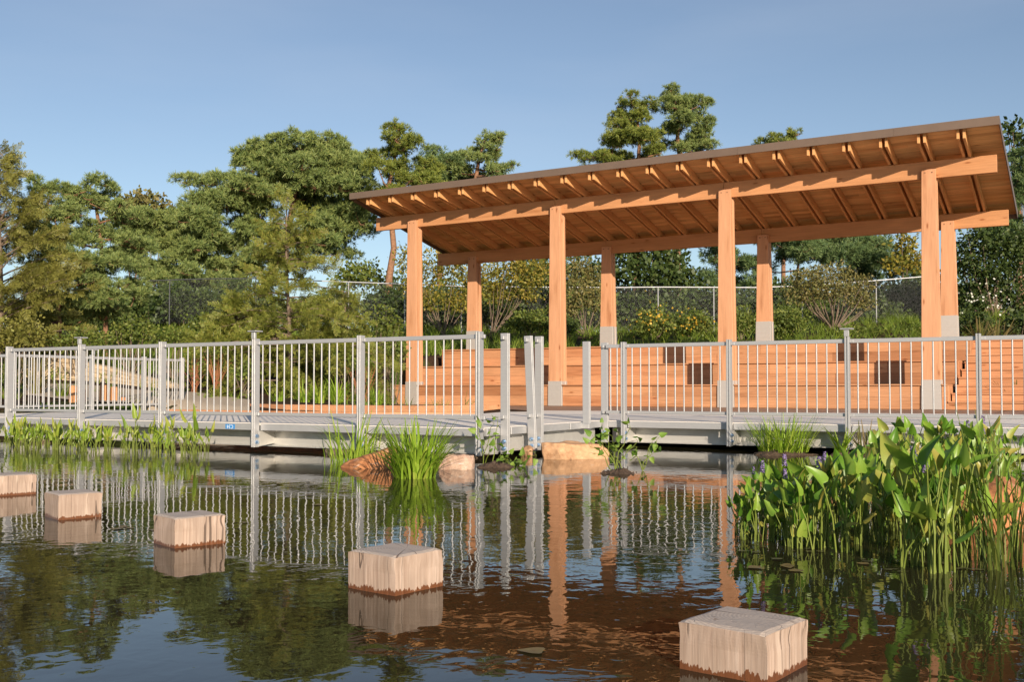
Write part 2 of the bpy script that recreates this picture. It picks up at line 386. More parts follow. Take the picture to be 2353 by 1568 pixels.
# ------------------------------------------------------------------ terraced seating, stairs, timber deck
TI = [(0.03, 1.16, 0.0, 0.54), (1.16, 2.2, 0.54, 1.075), (2.2, 3.62, 1.075, 1.59)]
def boards(m, xa, xb, y0, y1, z0, z1, rows, lens=(2.2, 3.6)):
    hh = (z1 - z0) / rows
    for q in range(rows):
        x = xa
        while x < xb - 0.01:
            xe = min(xb, x + random.uniform(*lens))
            if xb - xe < 0.5: xe = xb
            m.box(x + .0015, xe - .0015, y0, y1, z0 + hh * q + .0012, z0 + hh * (q + 1) - .0012); x = xe
seat = thing('terraced_seating', 'three stepped tiers of orange cedar bench seating under the pavilion', 'seating', W(6.7, 0), -TH)
def lx(r): return r - 6.7
ENDS = [(-0.87, 13.72), (-0.40, 13.80), (-0.42, 13.95)]
for k, (ya, yb, z0, z1) in enumerate(TI):
    m = MB(); ra, rbb = ENDS[k]
    tk = 0.035
    if k == 0:                                          # the front tier is notched round the columns
        segs = []; a = ra
        for i in range(4):
            segs.append((a, SP * i - 0.203)); a = SP * i + 0.203
        segs.append((a, rbb)) if rbb > a + .05 else None
        for a, b in segs: boards(m, lx(a), lx(b), ya, ya + .04, z0, z1 - tk, 2)
        for a, b in segs: boards(m, lx(a) - .004, lx(b) + .004, ya - .05, ya + .285, z1 - tk + .001, z1, 1)
        for i in range(4): m.box(lx(SP * i - .2), lx(SP * i + .2), .318, .35, z0, z1 - tk)
        y = .29
    else:
        boards(m, lx(ra), lx(rbb), ya, ya + .04, z0, z1 - tk, 2); y = ya - .05
    while y < yb - .01:
        y2 = min(y + .142, yb - .002)
        if k == 2 and y2 > 3.13:
            y2 = 3.13 if y < 3.12 else yb
        if k == 2 and y >= 3.12:
            a = ra
            for i in range(4):
                boards(m, lx(a), lx(SP * i - .21), 3.135, yb, z1 - tk + .001, z1, 1); a = SP * i + .21
            boards(m, lx(a), lx(rbb + .2), 3.135, yb, z1 - tk + .001, z1, 1); break
        boards(m, lx(ra) - .004, lx(rbb) + .004, y + .002, y2 - .002, z1 - tk + .001, z1, 1); y = y2
    for xe in (ra, rbb): m.box(lx(xe) - (.03 if xe == ra else -.001), lx(xe) + (-.001 if xe == ra else .03), ya + .002, yb - .004, z0 if k == 0 else 0.0, z1 - tk)
    m.build('seating_tier', M_SEAT, seat, 0.004)
stair = thing('timber_stair', 'flight of orange cedar steps climbing beside the right end of the seating', 'stairs', W(15.1, 0), -TH)
for k in range(9):
    xa, xb = -1.35 + 0.028 * k, 1.13 - 0.01 * k
    z1 = 0.175 * (k + 1); ya = 0.03 + 0.36 * k
    MB().box(xa, xb, ya, ya + .03, z1 - .175 + .001, z1 - .036).build('riser', M_SEAT, stair, .003)
    MB().box(xa - .01, xb + .01, ya - .03, ya + .375, z1 - .035, z1).build('tread', M_SEAT, stair, .005)
m = MB()
P = [(.03, 0.0), (3.2, 0.0), (3.2, 1.54), (2.95, 1.54), (.05, .14)]
for xa in (1.135, ):
    n = len(P)
    m.add([(xa, y, z) for y, z in P] + [(xa + .05, y, z) for y, z in P], [tuple(range(n - 1, -1, -1)), tuple(range(n, 2 * n))] + [(i, (i + 1) % n, n + (i + 1) % n, n + i) for i in range(n)])
m.build('stringer', M_SEAT, stair)
wdk = thing('timber_deck', 'weathered brown plank deck in front of the seating', 'deck', W(6.5, -2), -TH)
def fr(r): return -4.85 + (r - 6.5) * 0.165 if r > 6.5 else -4.85
m = MB(); x = -0.9
while x < 19:
    x2 = x + .14
    f0 = fr(x)
    if x < 6.5: f0 = -4.88 + (6.5 - x) * 0.1
    m.box(x - 6.5 + .002, x2 - 6.5 - .002, f0 + 2, 0.028 + 2, -.035, -.003); x = x2
m.build('plank', M_DECKW, wdk)
MB().box(-7.3, 12.4, -1.9, 2.02, -.12, -.04).build('joist', M_SOFF, wdk)

# ------------------------------------------------------------------ metal walkways
def grating():
    m, N, L, P = mat('walkway_grating')
    v = coords(N, L)
    w1 = N.new('ShaderNodeTexWave'); w1.wave_type = 'BANDS'; w1.bands_direction = 'X'; w1.inputs['Scale'].default_value = 1.6
    L.new(v, w1.inputs['Vector'])
    vo = N.new('ShaderNodeTexVoronoi'); vo.inputs['Scale'].default_value = 34; vo.inputs['Randomness'].default_value = 0.0; L.new(v, vo.inputs['Vector'])
    n = noise(N, L, v, 3, 4); n2 = noise(N, L, v, 60, 3)
    c = ramp(N, L, n, [(0.3, (0.80, 0.74, 0.66)), (0.7, (0.90, 0.83, 0.74))])
    c = mix(N, L, ramp(N, L, vo.outputs[0], [(0.0, (.5, .5, .5)), (0.006, (.5, .5, .5)), (0.010, (0, 0, 0))]), c, (0.36, 0.35, 0.34))
    c = mix(N, L, ramp(N, L, w1.outputs[0], [(0.0, (.7, .7, .7)), (0.004, (0, 0, 0))]), c, (0.40, 0.38, 0.36))
    L.new(c, P.inputs['Base Color']); P.inputs['Roughness'].default_value = 0.75; P.inputs['Metallic'].default_value = 0.0
    bump(N, L, P, n2, 0.3, 0.004); return m
M_GRATE = grating()
def gusset(m, x, y0, y1, zt, zb): m.add([(x, y0, zt), (x, y1, zt), (x, y1, zb + .03), (x, y0, zb), (x + .008, y0, zt), (x + .008, y1, zt), (x + .008, y1, zb + .03), (x + .008, y0, zb)],
                                        [(3, 2, 1, 0), (4, 5, 6, 7), (0, 1, 5, 4), (1, 2, 6, 5), (2, 3, 7, 6), (3, 0, 4, 7)])
FT = 0.095
def edge_x(root, xs, y, gx, ret=False):                 # fascia bays, beam and plates under an edge that runs along r
    for a, b in zip(xs[:-1], xs[1:]):
        MB().box(a + .03, b - .03, y, y + .05, -FT, -.006).build('edge_channel', M_ALU, root, .004)
    m = MB(); m.box(xs[0], xs[-1], y + .27, y + .28, -.30, -.03).box(xs[0], xs[-1], y + .19, y + .2695, -.31, -.298).box(xs[0], xs[-1], y + .2805, y + .36, -.31, -.298)
    m.build('support_beam', M_ALUD, root)
    for g in gx:
        m = MB(); gusset(m, g, y - .02, y + .268, -.10, -.30); m.build('gusset_plate', M_ALUD, root)
LPOST = [1.80, 3.50, 5.20, 6.94, 8.66, 10.355]
wl = thing('metal_walkway', 'left aluminium walkway with baluster shadows and blue tag, ending at the gap in the railing', 'walkway', W(4, -13.2), -TH)
def L2(r, d): return (r - 4, d + 13.2)
m = MB()
m.poly([L2(*p) for p in [(-14, -13.19), (10.34, -13.19), (10.34, -9.0), (10.34, -4.22), (6.3, -4.9), (7.0, -7.9), (5.3, -8.8), (.4, -9.02), (-.1, -8.0), (-.45, -7.9), (-.45, -11.66), (-14, -11.66)]], -.03, 0)
m.build('grating_deck', M_GRATE, wl)
edge_x(wl, [-14 - 4, -.1 - 4] + [p - 4 for p in LPOST], 0.0, [p - 4 + .03 for p in LPOST[:-1]])
# the return end, an edge that runs along d at r = 10.4
m = MB()
for a, b in ((0.06, 0.55), (0.62, 0.98), (1.02, 2.15), (2.2, 3.2)): m.box(6.338, 6.386, a, b, -FT, -.006)
m.build('edge_channel', M_ALU, wl, .004)
m = MB(); m.box(6.26, 6.27, .37, 3.2, -.30, -.031); m.box(6.2701, 6.33, .37, 3.2, -.297, -.286); m.build('support_beam', M_ALUD, wl)
m = MB(); m.box(5.6, 6.1, -.02, .5, -.40, -.312); m.box(-2, -1.6, -.02, .5, -.40, -.312); m.box(4.0, 4.3, .06, .5, -.42, -.312); m.build('pile_block', M_BARK_D, wl)
st = MB().box(2.35, 2.52, -.003, -.0005, -.085, -.022)
M_BLUE = plain('blue_sticker', (0.03, 0.22, 0.55), 0.5, 0, 0.05, 5, 0)
sto = st.build('label_sticker', M_BLUE, wl)
fc = bpy.data.curves.new('sticker_lettering', 'FONT'); fc.body = 'C34'; fc.size = 0.07; fc.align_x = 'CENTER'; fc.align_y = 'CENTER'; fc.extrude = 0.0005
fo = bpy.data.objects.new('lettering', fc); link(fo); fo.parent = sto; fo.location = (2.435, -.0045, -.053); fo.rotation_euler = (math.pi / 2, math.pi, 0)
bpy.context.view_layer.update()
lm = bpy.data.meshes.new_from_object(fo); lm.name = 'lettering'; lm.materials.clear()
lo_ = obj('lettering', lm, plain('white_lettering', (0.75, 0.78, 0.8), 0.5, 0, 0.02, 3, 0), sto); lo_.location = fo.location; lo_.rotation_euler = fo.rotation_euler
bpy.data.objects.remove(fo)
RPOST = [10.72, 12.23, 13.745, 15.24, 16.79]
wr = thing('metal_walkway', 'right aluminium walkway running past the seating, set further back', 'walkway', W(13, -9.95), -TH)
def R2(r, d): return (r - 13, d + 9.95)
m = MB(); m.poly([R2(*p) for p in [(10.345, -9.94), (24, -9.94), (24, -2.0), (18.8, -2.82), (10.345, fr(10.345) - .01)]], -.03, 0)
m.build('grating_deck', M_GRATE, wr)
edge_x(wr, [10.40 - 13] + [p - 13 for p in RPOST] + [11], 0.0, [p - 13 + .03 for p in RPOST])

def post_mesh(zb=-.31, zt=1.10, cap=False):
    m = MB()
    for s in (-1, 1): m.box(.013 * s - .008 if s > 0 else -.027, .027 if s > 0 else -.005, -.05, .05, zb, zt) if s < 0 else m.box(.005, .027, -.05, .05, zb, zt)
    m.box(-.0049, .0049, -.035, .035, zb + .01, zt - .02)
    return m
def bolts(post, x, ys=(0.0,), zs=(-.165, -.245)):
    for z in zs:
        b = MB(); V, F = tube([(x - .002, 0, z), (x + .012, 0, z)], .027, 10); b.add(V, F); b.f.append(tuple(range(10, 20)))
        V, F = tube([(x + .012, 0, z), (x + .03, 0, z)], .016, 6); b.add(V, F); n = len(b.v); b.f.append(tuple(range(n - 6, n)))
        b.build('bolt', M_ZINC, post)
def bracket(post, x, z):
    MB().box(x, x + .05, -.02, .02, z - .022, z + .022).build('bracket', M_ALU, post, .004)
BALU, _f = tube([(0, 0, 0), (0, 0, 1)], .0095, 8)
BAL_ME = mesh_np('baluster', BALU, _f, True); BAL_ME.materials.append(M_ALU)
def make_post(parent, x, y=-0.06, rot=0.0, zb=-.31, zt=1.10, cap=False, bolt=True, br=True):
    p = post_mesh(zb, zt).build('post', M_ALU, parent, .003); p.location = (x, y, 0); p.rotation_euler = (0, 0, rot)
    if bolt: bolts(p, .027)
    if br:
        bracket(p, .027, 1.045); bracket(p, .027, .12)
    if cap:
        MB().box(-.03, .03, -.055, -.02, 1.101, 1.19).box(-.075, .075, -.08, .05, 1.19, 1.205).build('light_cap', M_ALU, p, .003)
    return p
def rail_bay(root, xa, xb, y=-0.06, n=None, zt=1.07, zb=.10, ends=True):
    MB().box(xa + .03, xb - .029, y - .016, y + .016, zt - .05, zt).build('top_rail', M_ALU, root, .004)
    MB().box(xa + .03, xb - .029, y - .016, y + .016, zb, zb + .042).build('bottom_rail', M_ALU, root, .004)
    n = n or max(2, round((xb - xa) / .122))
    for k in range(n - 1):
        b = obj('baluster', BAL_ME, None, root); b.location = (xa + (xb - xa) * (k + 1) / n, y, zb + .042); b.scale = (1, 1, zt - .05 - zb - .042)
ra = thing('metal_railing', 'front aluminium railing along the left walkway, five bays between bolted posts', 'railing', W(4, -13.2), -TH)
for i, p in enumerate(LPOST): make_post(ra, p - 4, cap=i in (1, 3))
for a, b in zip(LPOST[:-1], LPOST[1:]): rail_bay(ra, a - 4, b - 4)
rr = thing('metal_railing', 'aluminium railing along the right walkway in front of the seating', 'railing', W(13, -9.95), -TH)
make_post(rr, 10.405 - 13, y=0.0, rot=-math.pi / 2)
for i, p in enumerate(RPOST): make_post(rr, p - 13, cap=i == 2)
rail_bay(rr, 10.42 - 13, RPOST[0] - 13, n=3)
for a, b in zip(RPOST[:-1], RPOST[1:]): rail_bay(rr, a - 13, b - 13)
rb2 = thing('metal_railing', 'aluminium railing on the far side of the left walkway, turning back to the path', 'railing', W(-.5, -11.66), -TH)
for x in (-5.0, -3.3, -1.65): make_post(rb2, x, y=.04)
for a, b in zip((-5.0, -3.3, -1.65), (-3.3, -1.65, 0.0)): rail_bay(rb2, a, b, y=.04)
side = thing('metal_railing', 'short aluminium railing seen end-on, running back to the gravel path', 'railing', W(-.5, -11.62), -TH + math.pi / 2)
for i, x in enumerate((0.0, 1.65, 2.9, 3.9)): make_post(side, x, y=0.0, cap=i == 1)
for a, b in zip((0.0, 1.65, 2.9), (1.65, 2.9, 3.9)): rail_bay(side, a, b, y=0.0)
# loose posts round the open corner of the walkway
def loose_post(label, r, d, lean=0.0, zb=-.31, zt=1.10, br=True, bolt=True):
    t = thing('railing_post', label, 'post', W(r, d), -TH - math.pi / 2, 'bare railing posts at the open corner of the walkway')
    t.rotation_euler = (lean, 0, -TH - math.pi / 2)
    p = post_mesh(zb, zt).build('channel', M_ALU, t, .003)
    if bolt: bolts(p, .027)
    if br: bracket(p, .027, 1.045); bracket(p, .027, .12)
    else: MB().box(-.05, .05, -.058, .058, zb - .07, zb - .001).build('foot', M_ALU, p, .004)
loose_post('bare aluminium post on the corner of the left walkway, beside the last railing panel', 10.44, -12.82)
loose_post('leaning aluminium post, tilted against the upright one by the open corner', 10.44, -12.17, 0.045)
loose_post('upright aluminium post right beside the leaning one', 10.44, -11.98)
loose_post('short bare post without brackets standing on the deck edge, between corner and right railing', 10.44, -10.62, 0, -.02, 1.09, False, False)

# ------------------------------------------------------------------ timber kerbs, stone wall, path
def kerb(label, pts, h0, h1, th=.14):
    P = [np.array(W(r, d)[:2]) for r, d in pts]; o = P[0]
    t = thing('timber_kerb', label, 'kerb', (float(o[0]), float(o[1]), DECK))
    m = MB()
    for a, b in zip(P[:-1], P[1:]):
        u = (b - a) / np.linalg.norm(b - a); n = np.array([-u[1], u[0]]) * th
        a2, b2 = a - o, b - o
        c = [a2, b2, b2 + n, a2 + n]
        hm = (h0 + h1) / 2
        for za, zb in ((h0, hm - .002), (hm + .002, h1)) if h1 - h0 > .2 else ((h0, h1),):
            m.hexa([(*q, za) for q in c] + [(*q, zb) for q in c])
    m.build('timber', M_SEAT, t, .006)
kerb('long low cedar kerb holding back the mulch bed behind the left walkway', [(-.3, -7.2), (2.6, -7.9), (5.6, -7.7), (6.3, -5.6)], -.05, .13)
kerb('cedar edging board lying along the rear edge of the left walkway', [(.45, -8.96), (5.35, -8.76), (7.05, -7.88)], -.1, .03)
def stone_wall():
    m, N, L, P = mat('tan_limestone')
    g = noise(N, L, coords(N, L, (9, 9, 9)), 1, 6, .65); r = island(N)
    c = mix(N, L, 1.0, ramp(N, L, g, [(0.3, (0.36, 0.27, 0.17)), (0.7, (0.58, 0.46, 0.31))]), ramp(N, L, r, [(0, (.8, .8, .82)), (1, (1.15, 1.12, 1.05))]), 'MULTIPLY')
    L.new(c, P.inputs['Base Color']); P.inputs['Roughness'].default_value = .9; bump(N, L, P, g, .5, .015)
    A = np.array([at(50, 812, 27.2), at(150, 822, 26.6), at(240, 842, 26.0), at(330, 866, 25.4), at(425, 884, 24.9)])
    B = np.array([at(50, 872, 26.6), at(150, 878, 25.9), at(240, 888, 25.2), at(330, 893, 24.7), at(425, 900, 24.4)])
    B[:, 2] -= .04
    o = A[2].copy(); o[2] = H(o[0], o[1])
    t = thing('stone_wall', 'curved dry wall of tan limestone courses tapering down to the path', 'wall', tuple(o))
    nc = 5; mm = MB()
    def pt(u, v):
        s = u * 4; i = min(3, int(s)); f = s - i
        a = A[i] * (1 - f) + A[i + 1] * f; b = B[i] * (1 - f) + B[i + 1] * f
        return b * (1 - v) + a * v - o
    for k in range(nc):
        u = 0.0
        while u < .999:
            u2 = min(1, u + random.uniform(.06, .13)); u2 = 1 if u2 > .95 else u2
            e = .004; j = random.uniform(-.02, .02)
            q = [pt(u + e, (k + .03) / nc), pt(u2 - e, (k + .03) / nc), pt(u2 - e, (k + .97) / nc), pt(u + e, (k + .97) / nc)]
            fwd = np.array([0, -1, 0]) * (.02 + j); back = np.array([0, .55, 0])
            lo0, lo1, hi1, hi0 = q
            mm.hexa([lo0 + fwd, lo1 + fwd, lo1 + back, lo0 + back, hi0 + fwd, hi1 + fwd, hi1 + back, hi0 + back]); u = u2
    mm.build('stone_course', m, t, .012)
stone_wall()
def path():
    m = plain('pale_gravel', (0.40, 0.33, 0.25), .95, 0, .35, 60, .6, .01)
    L_ = [(-0.4, -7.0), (-.6, -5.6), (0.2, -5.3)]; V = []; F = []
    A = [at(60, 884, 25.6), at(240, 890, 24.6), at(420, 901, 23.6), at(590, 920, 21.6)]
    B = [at(60, 905, 22.6), at(240, 915, 21.2), at(400, 925, 20.4), at(590, 934, 20.2)]
    for i in range(3):
        for s in range(12):
            f = s / 12; a = A[i] * (1 - f) + A[i + 1] * f; b = B[i] * (1 - f) + B[i + 1] * f
            for q in range(7): p = a * (1 - q / 6) + b * q / 6; V.append((p[0], p[1], float(H(p[0], p[1])) + .035))
    n = len(V) // 7
    for i in range(n - 1):
        for q in range(6): F.append((i * 7 + q, i * 7 + q + 1, (i + 1) * 7 + q + 1, (i + 1) * 7 + q))
    tag(obj('path', mesh_np('path', V, F, True), m), kind='structure')
path()

# ------------------------------------------------------------------ stepping blocks
def block_mat():
    m, N, L, P = mat('weathered_block_timber')
    tc = N.new('ShaderNodeTexCoord'); sep = N.new('ShaderNodeSeparateXYZ'); L.new(tc.outputs['Object'], sep.inputs[0])
    ob = N.new('ShaderNodeObjectInfo')
    add = N.new('ShaderNodeVectorMath'); add.operation = 'ADD'; L.new(tc.outputs['Object'], add.inputs[0])
    cmb = N.new('ShaderNodeCombineXYZ'); L.new(math_n(N, L, 'MULTIPLY', ob.outputs['Random'], 7.0), cmb.inputs[0]); L.new(cmb.outputs[0], add.inputs[1])
    def mp(s):
        q = N.new('ShaderNodeMapping'); q.inputs['Scale'].default_value = s; L.new(add.outputs[0], q.inputs[0]); return q.outputs[0]
    st = noise(N, L, mp((70, 70, 2.5)), 1, 4, .6); bl = noise(N, L, mp((9, 9, 3)), 1, 3); pat = noise(N, L, mp((16, 16, 1.2)), 1, 3)
    side = ramp(N, L, st, [(0.28, (0.30, 0.205, 0.155)), (0.48, (0.44, 0.325, 0.255)), (0.72, (0.56, 0.44, 0.36))])
    side = mix(N, L, ramp(N, L, bl, [(0.40, (0, 0, 0)), (0.60, (.6, .6, .6))]), side, (0.30, 0.22, 0.17))
    side = mix(N, L, ramp(N, L, pat, [(0.62, (0, 0, 0)), (0.66, (.55, .55, .55))]), side, (0.58, 0.46, 0.37))
    sk = noise(N, L, mp((38, 38, 1.6)), 1, 3, .6)
    side = mix(N, L, ramp(N, L, sk, [(0.50, (0, 0, 0)), (0.70, (.42, .42, .42))]), side, (0.27, 0.195, 0.145))
    rd = math_n(N, L, 'ABSOLUTE', math_n(N, L, 'SUBTRACT', noise(N, L, mp((15, 15, .25)), 1, 1, .4), 0.5))
    mk = ramp(N, L, noise(N, L, mp((7, 7, 1)), 1, 1), [(0.48, (0, 0, 0)), (0.52, (1, 1, 1))])
    crack = math_n(N, L, 'MULTIPLY', ramp(N, L, rd, [(0.0, (.8, .8, .8)), (0.003, (.8, .8, .8)), (0.007, (0, 0, 0))]), mk)
    side = mix(N, L, crack, side, (0.05, 0.03, 0.02))
    # water line: jagged wet edge with red-brown tannin stain
    jag = math_n(N, L, 'MULTIPLY', noise(N, L, mp((60, 60, .8)), 1, 4, .7), 0.075)
    jag2 = math_n(N, L, 'MULTIPLY', noise(N, L, mp((7, 7, .5)), 1, 2), 0.03)
    lim = math_n(N, L, 'SUBTRACT', math_n(N, L, 'ADD', jag, jag2), 0.036)
    wet = math_n(N, L, 'LESS_THAN', sep.outputs[2], lim)
    side = mix(N, L, wet, side, mix(N, L, st, (0.075, 0.028, 0.012), (0.22, 0.085, 0.035)))
    # end grain
    rx = N.new('ShaderNodeVectorMath'); rx.operation = 'SUBTRACT'; L.new(tc.outputs['Object'], rx.inputs[0]); rx.inputs[1].default_value = (0.045, -0.02, 0)
    wv = N.new('ShaderNodeTexWave'); wv.wave_type = 'RINGS'; wv.rings_direction = 'Z'; wv.inputs['Scale'].default_value = 26; wv.inputs['Distortion'].default_value = 2.5; wv.inputs['Detail'].default_value = 3
    L.new(rx.outputs[0], wv.inputs['Vector'])
    top = ramp(N, L, wv.outputs[0], [(0.0, (0.40, 0.33, 0.28)), (1.0, (0.50, 0.42, 0.35))])
    s2 = N.new('ShaderNodeSeparateXYZ'); L.new(rx.outputs[0], s2.inputs[0])
    ang = math_n(N, L, 'ARCTAN2', s2.outputs[1], s2.outputs[0])
    c2 = N.new('ShaderNodeCombineXYZ'); L.new(ang, c2.inputs[0]); L.new(ob.outputs['Random'], c2.inputs[1])
    ck = noise(N, L, c2.outputs[0], 6.5, 3, .6)
    top = mix(N, L, ramp(N, L, ck, [(0.345, (.9, .9, .9)), (0.375, (0, 0, 0))]), top, (0.13, 0.09, 0.07))
    top = mix(N, L, ramp(N, L, noise(N, L, mp((22, 22, 22)), 1, 4), [(0.66, (0, 0, 0)), (0.72, (.8, .8, .8))]), top, (0.22, 0.14, 0.09))
    g = N.new('ShaderNodeNewGeometry'); sn = N.new('ShaderNodeSeparateXYZ'); L.new(g.outputs['Normal'], sn.inputs[0])
    c = mix(N, L, ramp(N, L, sn.outputs[2], [(0.6, (0, 0, 0)), (0.8, (1, 1, 1))]), side, top)
    L.new(c, P.inputs['Base Color'])
    L.new(ramp(N, L, wet, [(0, (.75,) * 3), (1, (.3,) * 3)]), P.inputs['Roughness'])
    hh = math_n(N, L, 'SUBTRACT', st, math_n(N, L, 'MULTIPLY', crack, 1.5))
    bump(N, L, P, hh, .5, .004)
    return m
M_BLOCK = block_mat()
def block_mesh(sx, sy, h, seed):
    rg = np.random.default_rng(seed); n = 14; m = MB()
    import bmesh
    bm = bmesh.new(); bmesh.ops.create_cube(bm, size=1)
    bmesh.ops.subdivide_edges(bm, edges=bm.edges[:], cuts=n, use_grid_fill=True)
    for v in bm.verts:
        x, y, z = v.co
        v.co.x = x * sx + .0025 * math.sin(9 * z + 17 * y * sy + seed); v.co.y = y * sy + .0025 * math.sin(8 * z + 13 * x * sx + 2 * seed)
        v.co.z = h * .5 + z * h if z > 0 else z * 1.6
        if z > .49: v.co.z = h - .0015 * abs(math.sin(40 * x + seed)) - .006 * max(0, abs(x) - .46) / .04 - .006 * max(0, abs(y) - .46) / .04
    me = bpy.data.meshes.new('stepping_block'); bm.to_mesh(me); bm.free(); return me
BL = [(0.690, 3.06, .277, .277, .88, .144, 'weathered square timber block nearest the camera, cracked and stained red at the waterline'),
      (-.485, 4.274, .275, .276, .881, .159, 'pale timber block second nearest, with round knot on its top, left of centre'),
      (-1.722, 5.472, .28, .262, .74, .157, 'pale timber block in the middle of the row of five'),
      (-2.826, 6.596, .268, .272, .727, .162, 'smaller looking pale timber block fourth from the camera'),
      (-3.90, 8.0, .27, .27, .72, .16, 'farthest pale timber block, cut off by the left edge of the picture')]
for k, (x, y, sx, sy, a, h, lab) in enumerate(BL):
    o = obj('stepping_block', block_mesh(sx, sy, h, k + 3), M_BLOCK); o.location = (x, y, 0); o.rotation_euler = (0, 0, a)
    tag(o, lab, 'timber block', 'timber stepping blocks in the pond')

# ------------------------------------------------------------------ boulders
def rock_mat(name, a, b, c):
    m, N, L, P = mat(name)
    v = coords(N, L, (1, 1, 1)); g = noise(N, L, v, 5, 7, .65); g2 = noise(N, L, v, 22, 5, .7); vein = noise(N, L, coords(N, L, (9, 9, 26)), 1, 5, .7, .6)
    cc = ramp(N, L, g, [(0.32, a), (0.5, b), (0.7, tuple(min(1, q * 1.25) for q in b))])
    cc = mix(N, L, ramp(N, L, vein, [(0.60, (0, 0, 0)), (0.66, (.85, .85, .85))]), cc, c)
    cc = mix(N, L, 0.6, cc, ramp(N, L, g2, [(.3, (.6, .55, .5)), (.7, (1.2, 1.2, 1.2))]), 'MULTIPLY')
    L.new(cc, P.inputs['Base Color']); P.inputs['Roughness'].default_value = .85; bump(N, L, P, g2, .7, .012); return m
M_RK1 = rock_mat('rust_orange_rock', (0.28, 0.10, 0.035), (0.44, 0.19, 0.075), (0.62, 0.46, 0.36))
M_RK2 = rock_mat('pink_white_rock', (0.34, 0.20, 0.14), (0.52, 0.36, 0.27), (0.68, 0.60, 0.54))
M_RK3 = rock_mat('tan_orange_rock', (0.36, 0.19, 0.09), (0.52, 0.31, 0.17), (0.60, 0.46, 0.34))
def rock(label, px, py, w, dp, h, seed, mt, flat=0.0, rz=0.0, prof=None, sink=.12):
    import bmesh
    from mathutils import noise as mn
    p = onz(px, py); bm = bmesh.new(); bmesh.ops.create_icosphere(bm, subdivisions=5, radius=1)
    sd = Vector((seed * 3.1, seed * 1.7, seed))
    cuts = []
    rg = random.Random(seed)
    for _ in range(13):
        n = Vector((rg.gauss(0, 1), rg.gauss(0, 1), rg.gauss(0, .8))).normalized(); cuts.append((n, rg.uniform(.60, .86)))
    if flat: cuts.append((Vector((0.03, .05, 1)).normalized(), flat))
    for v in bm.verts:
        c = v.co.copy()
        for n, d in cuts:
            e = c.dot(n) - d
            if e > 0: c -= n * e * .93
        c += c.normalized() * (.07 * mn.noise(c * 2.2 + sd) + .03 * mn.noise(c * 6 + sd) + .012 * mn.noise(c * 15 + sd))
        hz = h * (prof(c.x) if prof else 1)
        v.co = Vector((c.x * w, c.y * dp, c.z * hz * 1.25 if c.z > 0 else c.z * .5))
    zmax = max(v.co.z for v in bm.verts)
    for v in bm.verts: v.co.z = v.co.z * (h / zmax if v.co.z > 0 else 1)
    me = bpy.data.meshes.new('boulder'); bm.to_mesh(me); bm.free()
    for q in me.polygons: q.use_smooth = True
    me.set_sharp_from_angle(angle=math.radians(28))
    o = obj('boulder', me, mt); o.location = (p[0], p[1] + dp * .8, -.01); o.rotation_euler = (0, 0, rz)
    return tag(o, label, 'boulder', 'boulders at the pond edge')
rock('rust-orange wedge-shaped boulder in the water, left of the tall sedge clump', 850, 1079, .34, .3, .235, 3, M_RK1, .75, .1, lambda x: .85 + .35 * max(-1, min(1, x * 1.6)))
rock('small pinkish white boulder right of the tall sedge clump', 1052, 1081, .21, .2, .165, 27, M_RK2, .5, .3)
rock('broad flat-topped tan boulder below the open corner of the walkway', 1318, 1057, .50, .36, .215, 12, M_RK3, .42, .05)
rock('brown stone tucked under the walkway behind the flat boulder', 1218, 1050, .12, .2, .14, 15, M_RK3)
rock('large rounded orange boulder behind the pickerelweed at the right edge', 2330, 1225, .50, .45, .33, 19, M_RK1)
M_SOIL = plain('wet_gravel_soil', (0.085, 0.055, 0.035), .7, 0, .5, 45, .8, .02)
def islet(label, px, py, w, dp, h, seed):
    p = onz(px, py); rg = np.random.default_rng(seed); n = 40; V = []; F = []
    for i in range(10):
        for j in range(n):
            a = 2 * math.pi * j / n; rr_ = (i / 9); k = 1 + .18 * math.sin(3 * a + seed) + .1 * math.sin(7 * a + 2 * seed)
            V.append((math.cos(a) * w * rr_ * k, math.sin(a) * dp * rr_ * k, h * (1 - rr_ ** 2 * 2.2) + .012 * rg.normal()))
    for i in range(9):
        for j in range(n): F.append((i * n + j, i * n + (j + 1) % n, (i + 1) * n + (j + 1) % n, (i + 1) * n + j))
    o = obj('gravel_islet', mesh_np('gravel_islet', V, F), M_SOIL); o.location = (p[0], p[1] + dp * .6, 0)
    return tag(o, label, 'islet', 'gravel islets in the pond')
islet('low brown gravel islet under the right-hand sedge clump', 1800, 1048, .5, .3, .05, 2)
islet('thin brown gravel islet carrying the two iris fans', 1965, 1050, .32, .22, .035, 5)
islet('small muddy islet at the foot of the bean-like plant by the corner post', 1140, 1076, .28, .2, .04, 9)
islet('small muddy islet under the leafy climber in front of the flat boulder', 1425, 1090, .22, .16, .03, 11)

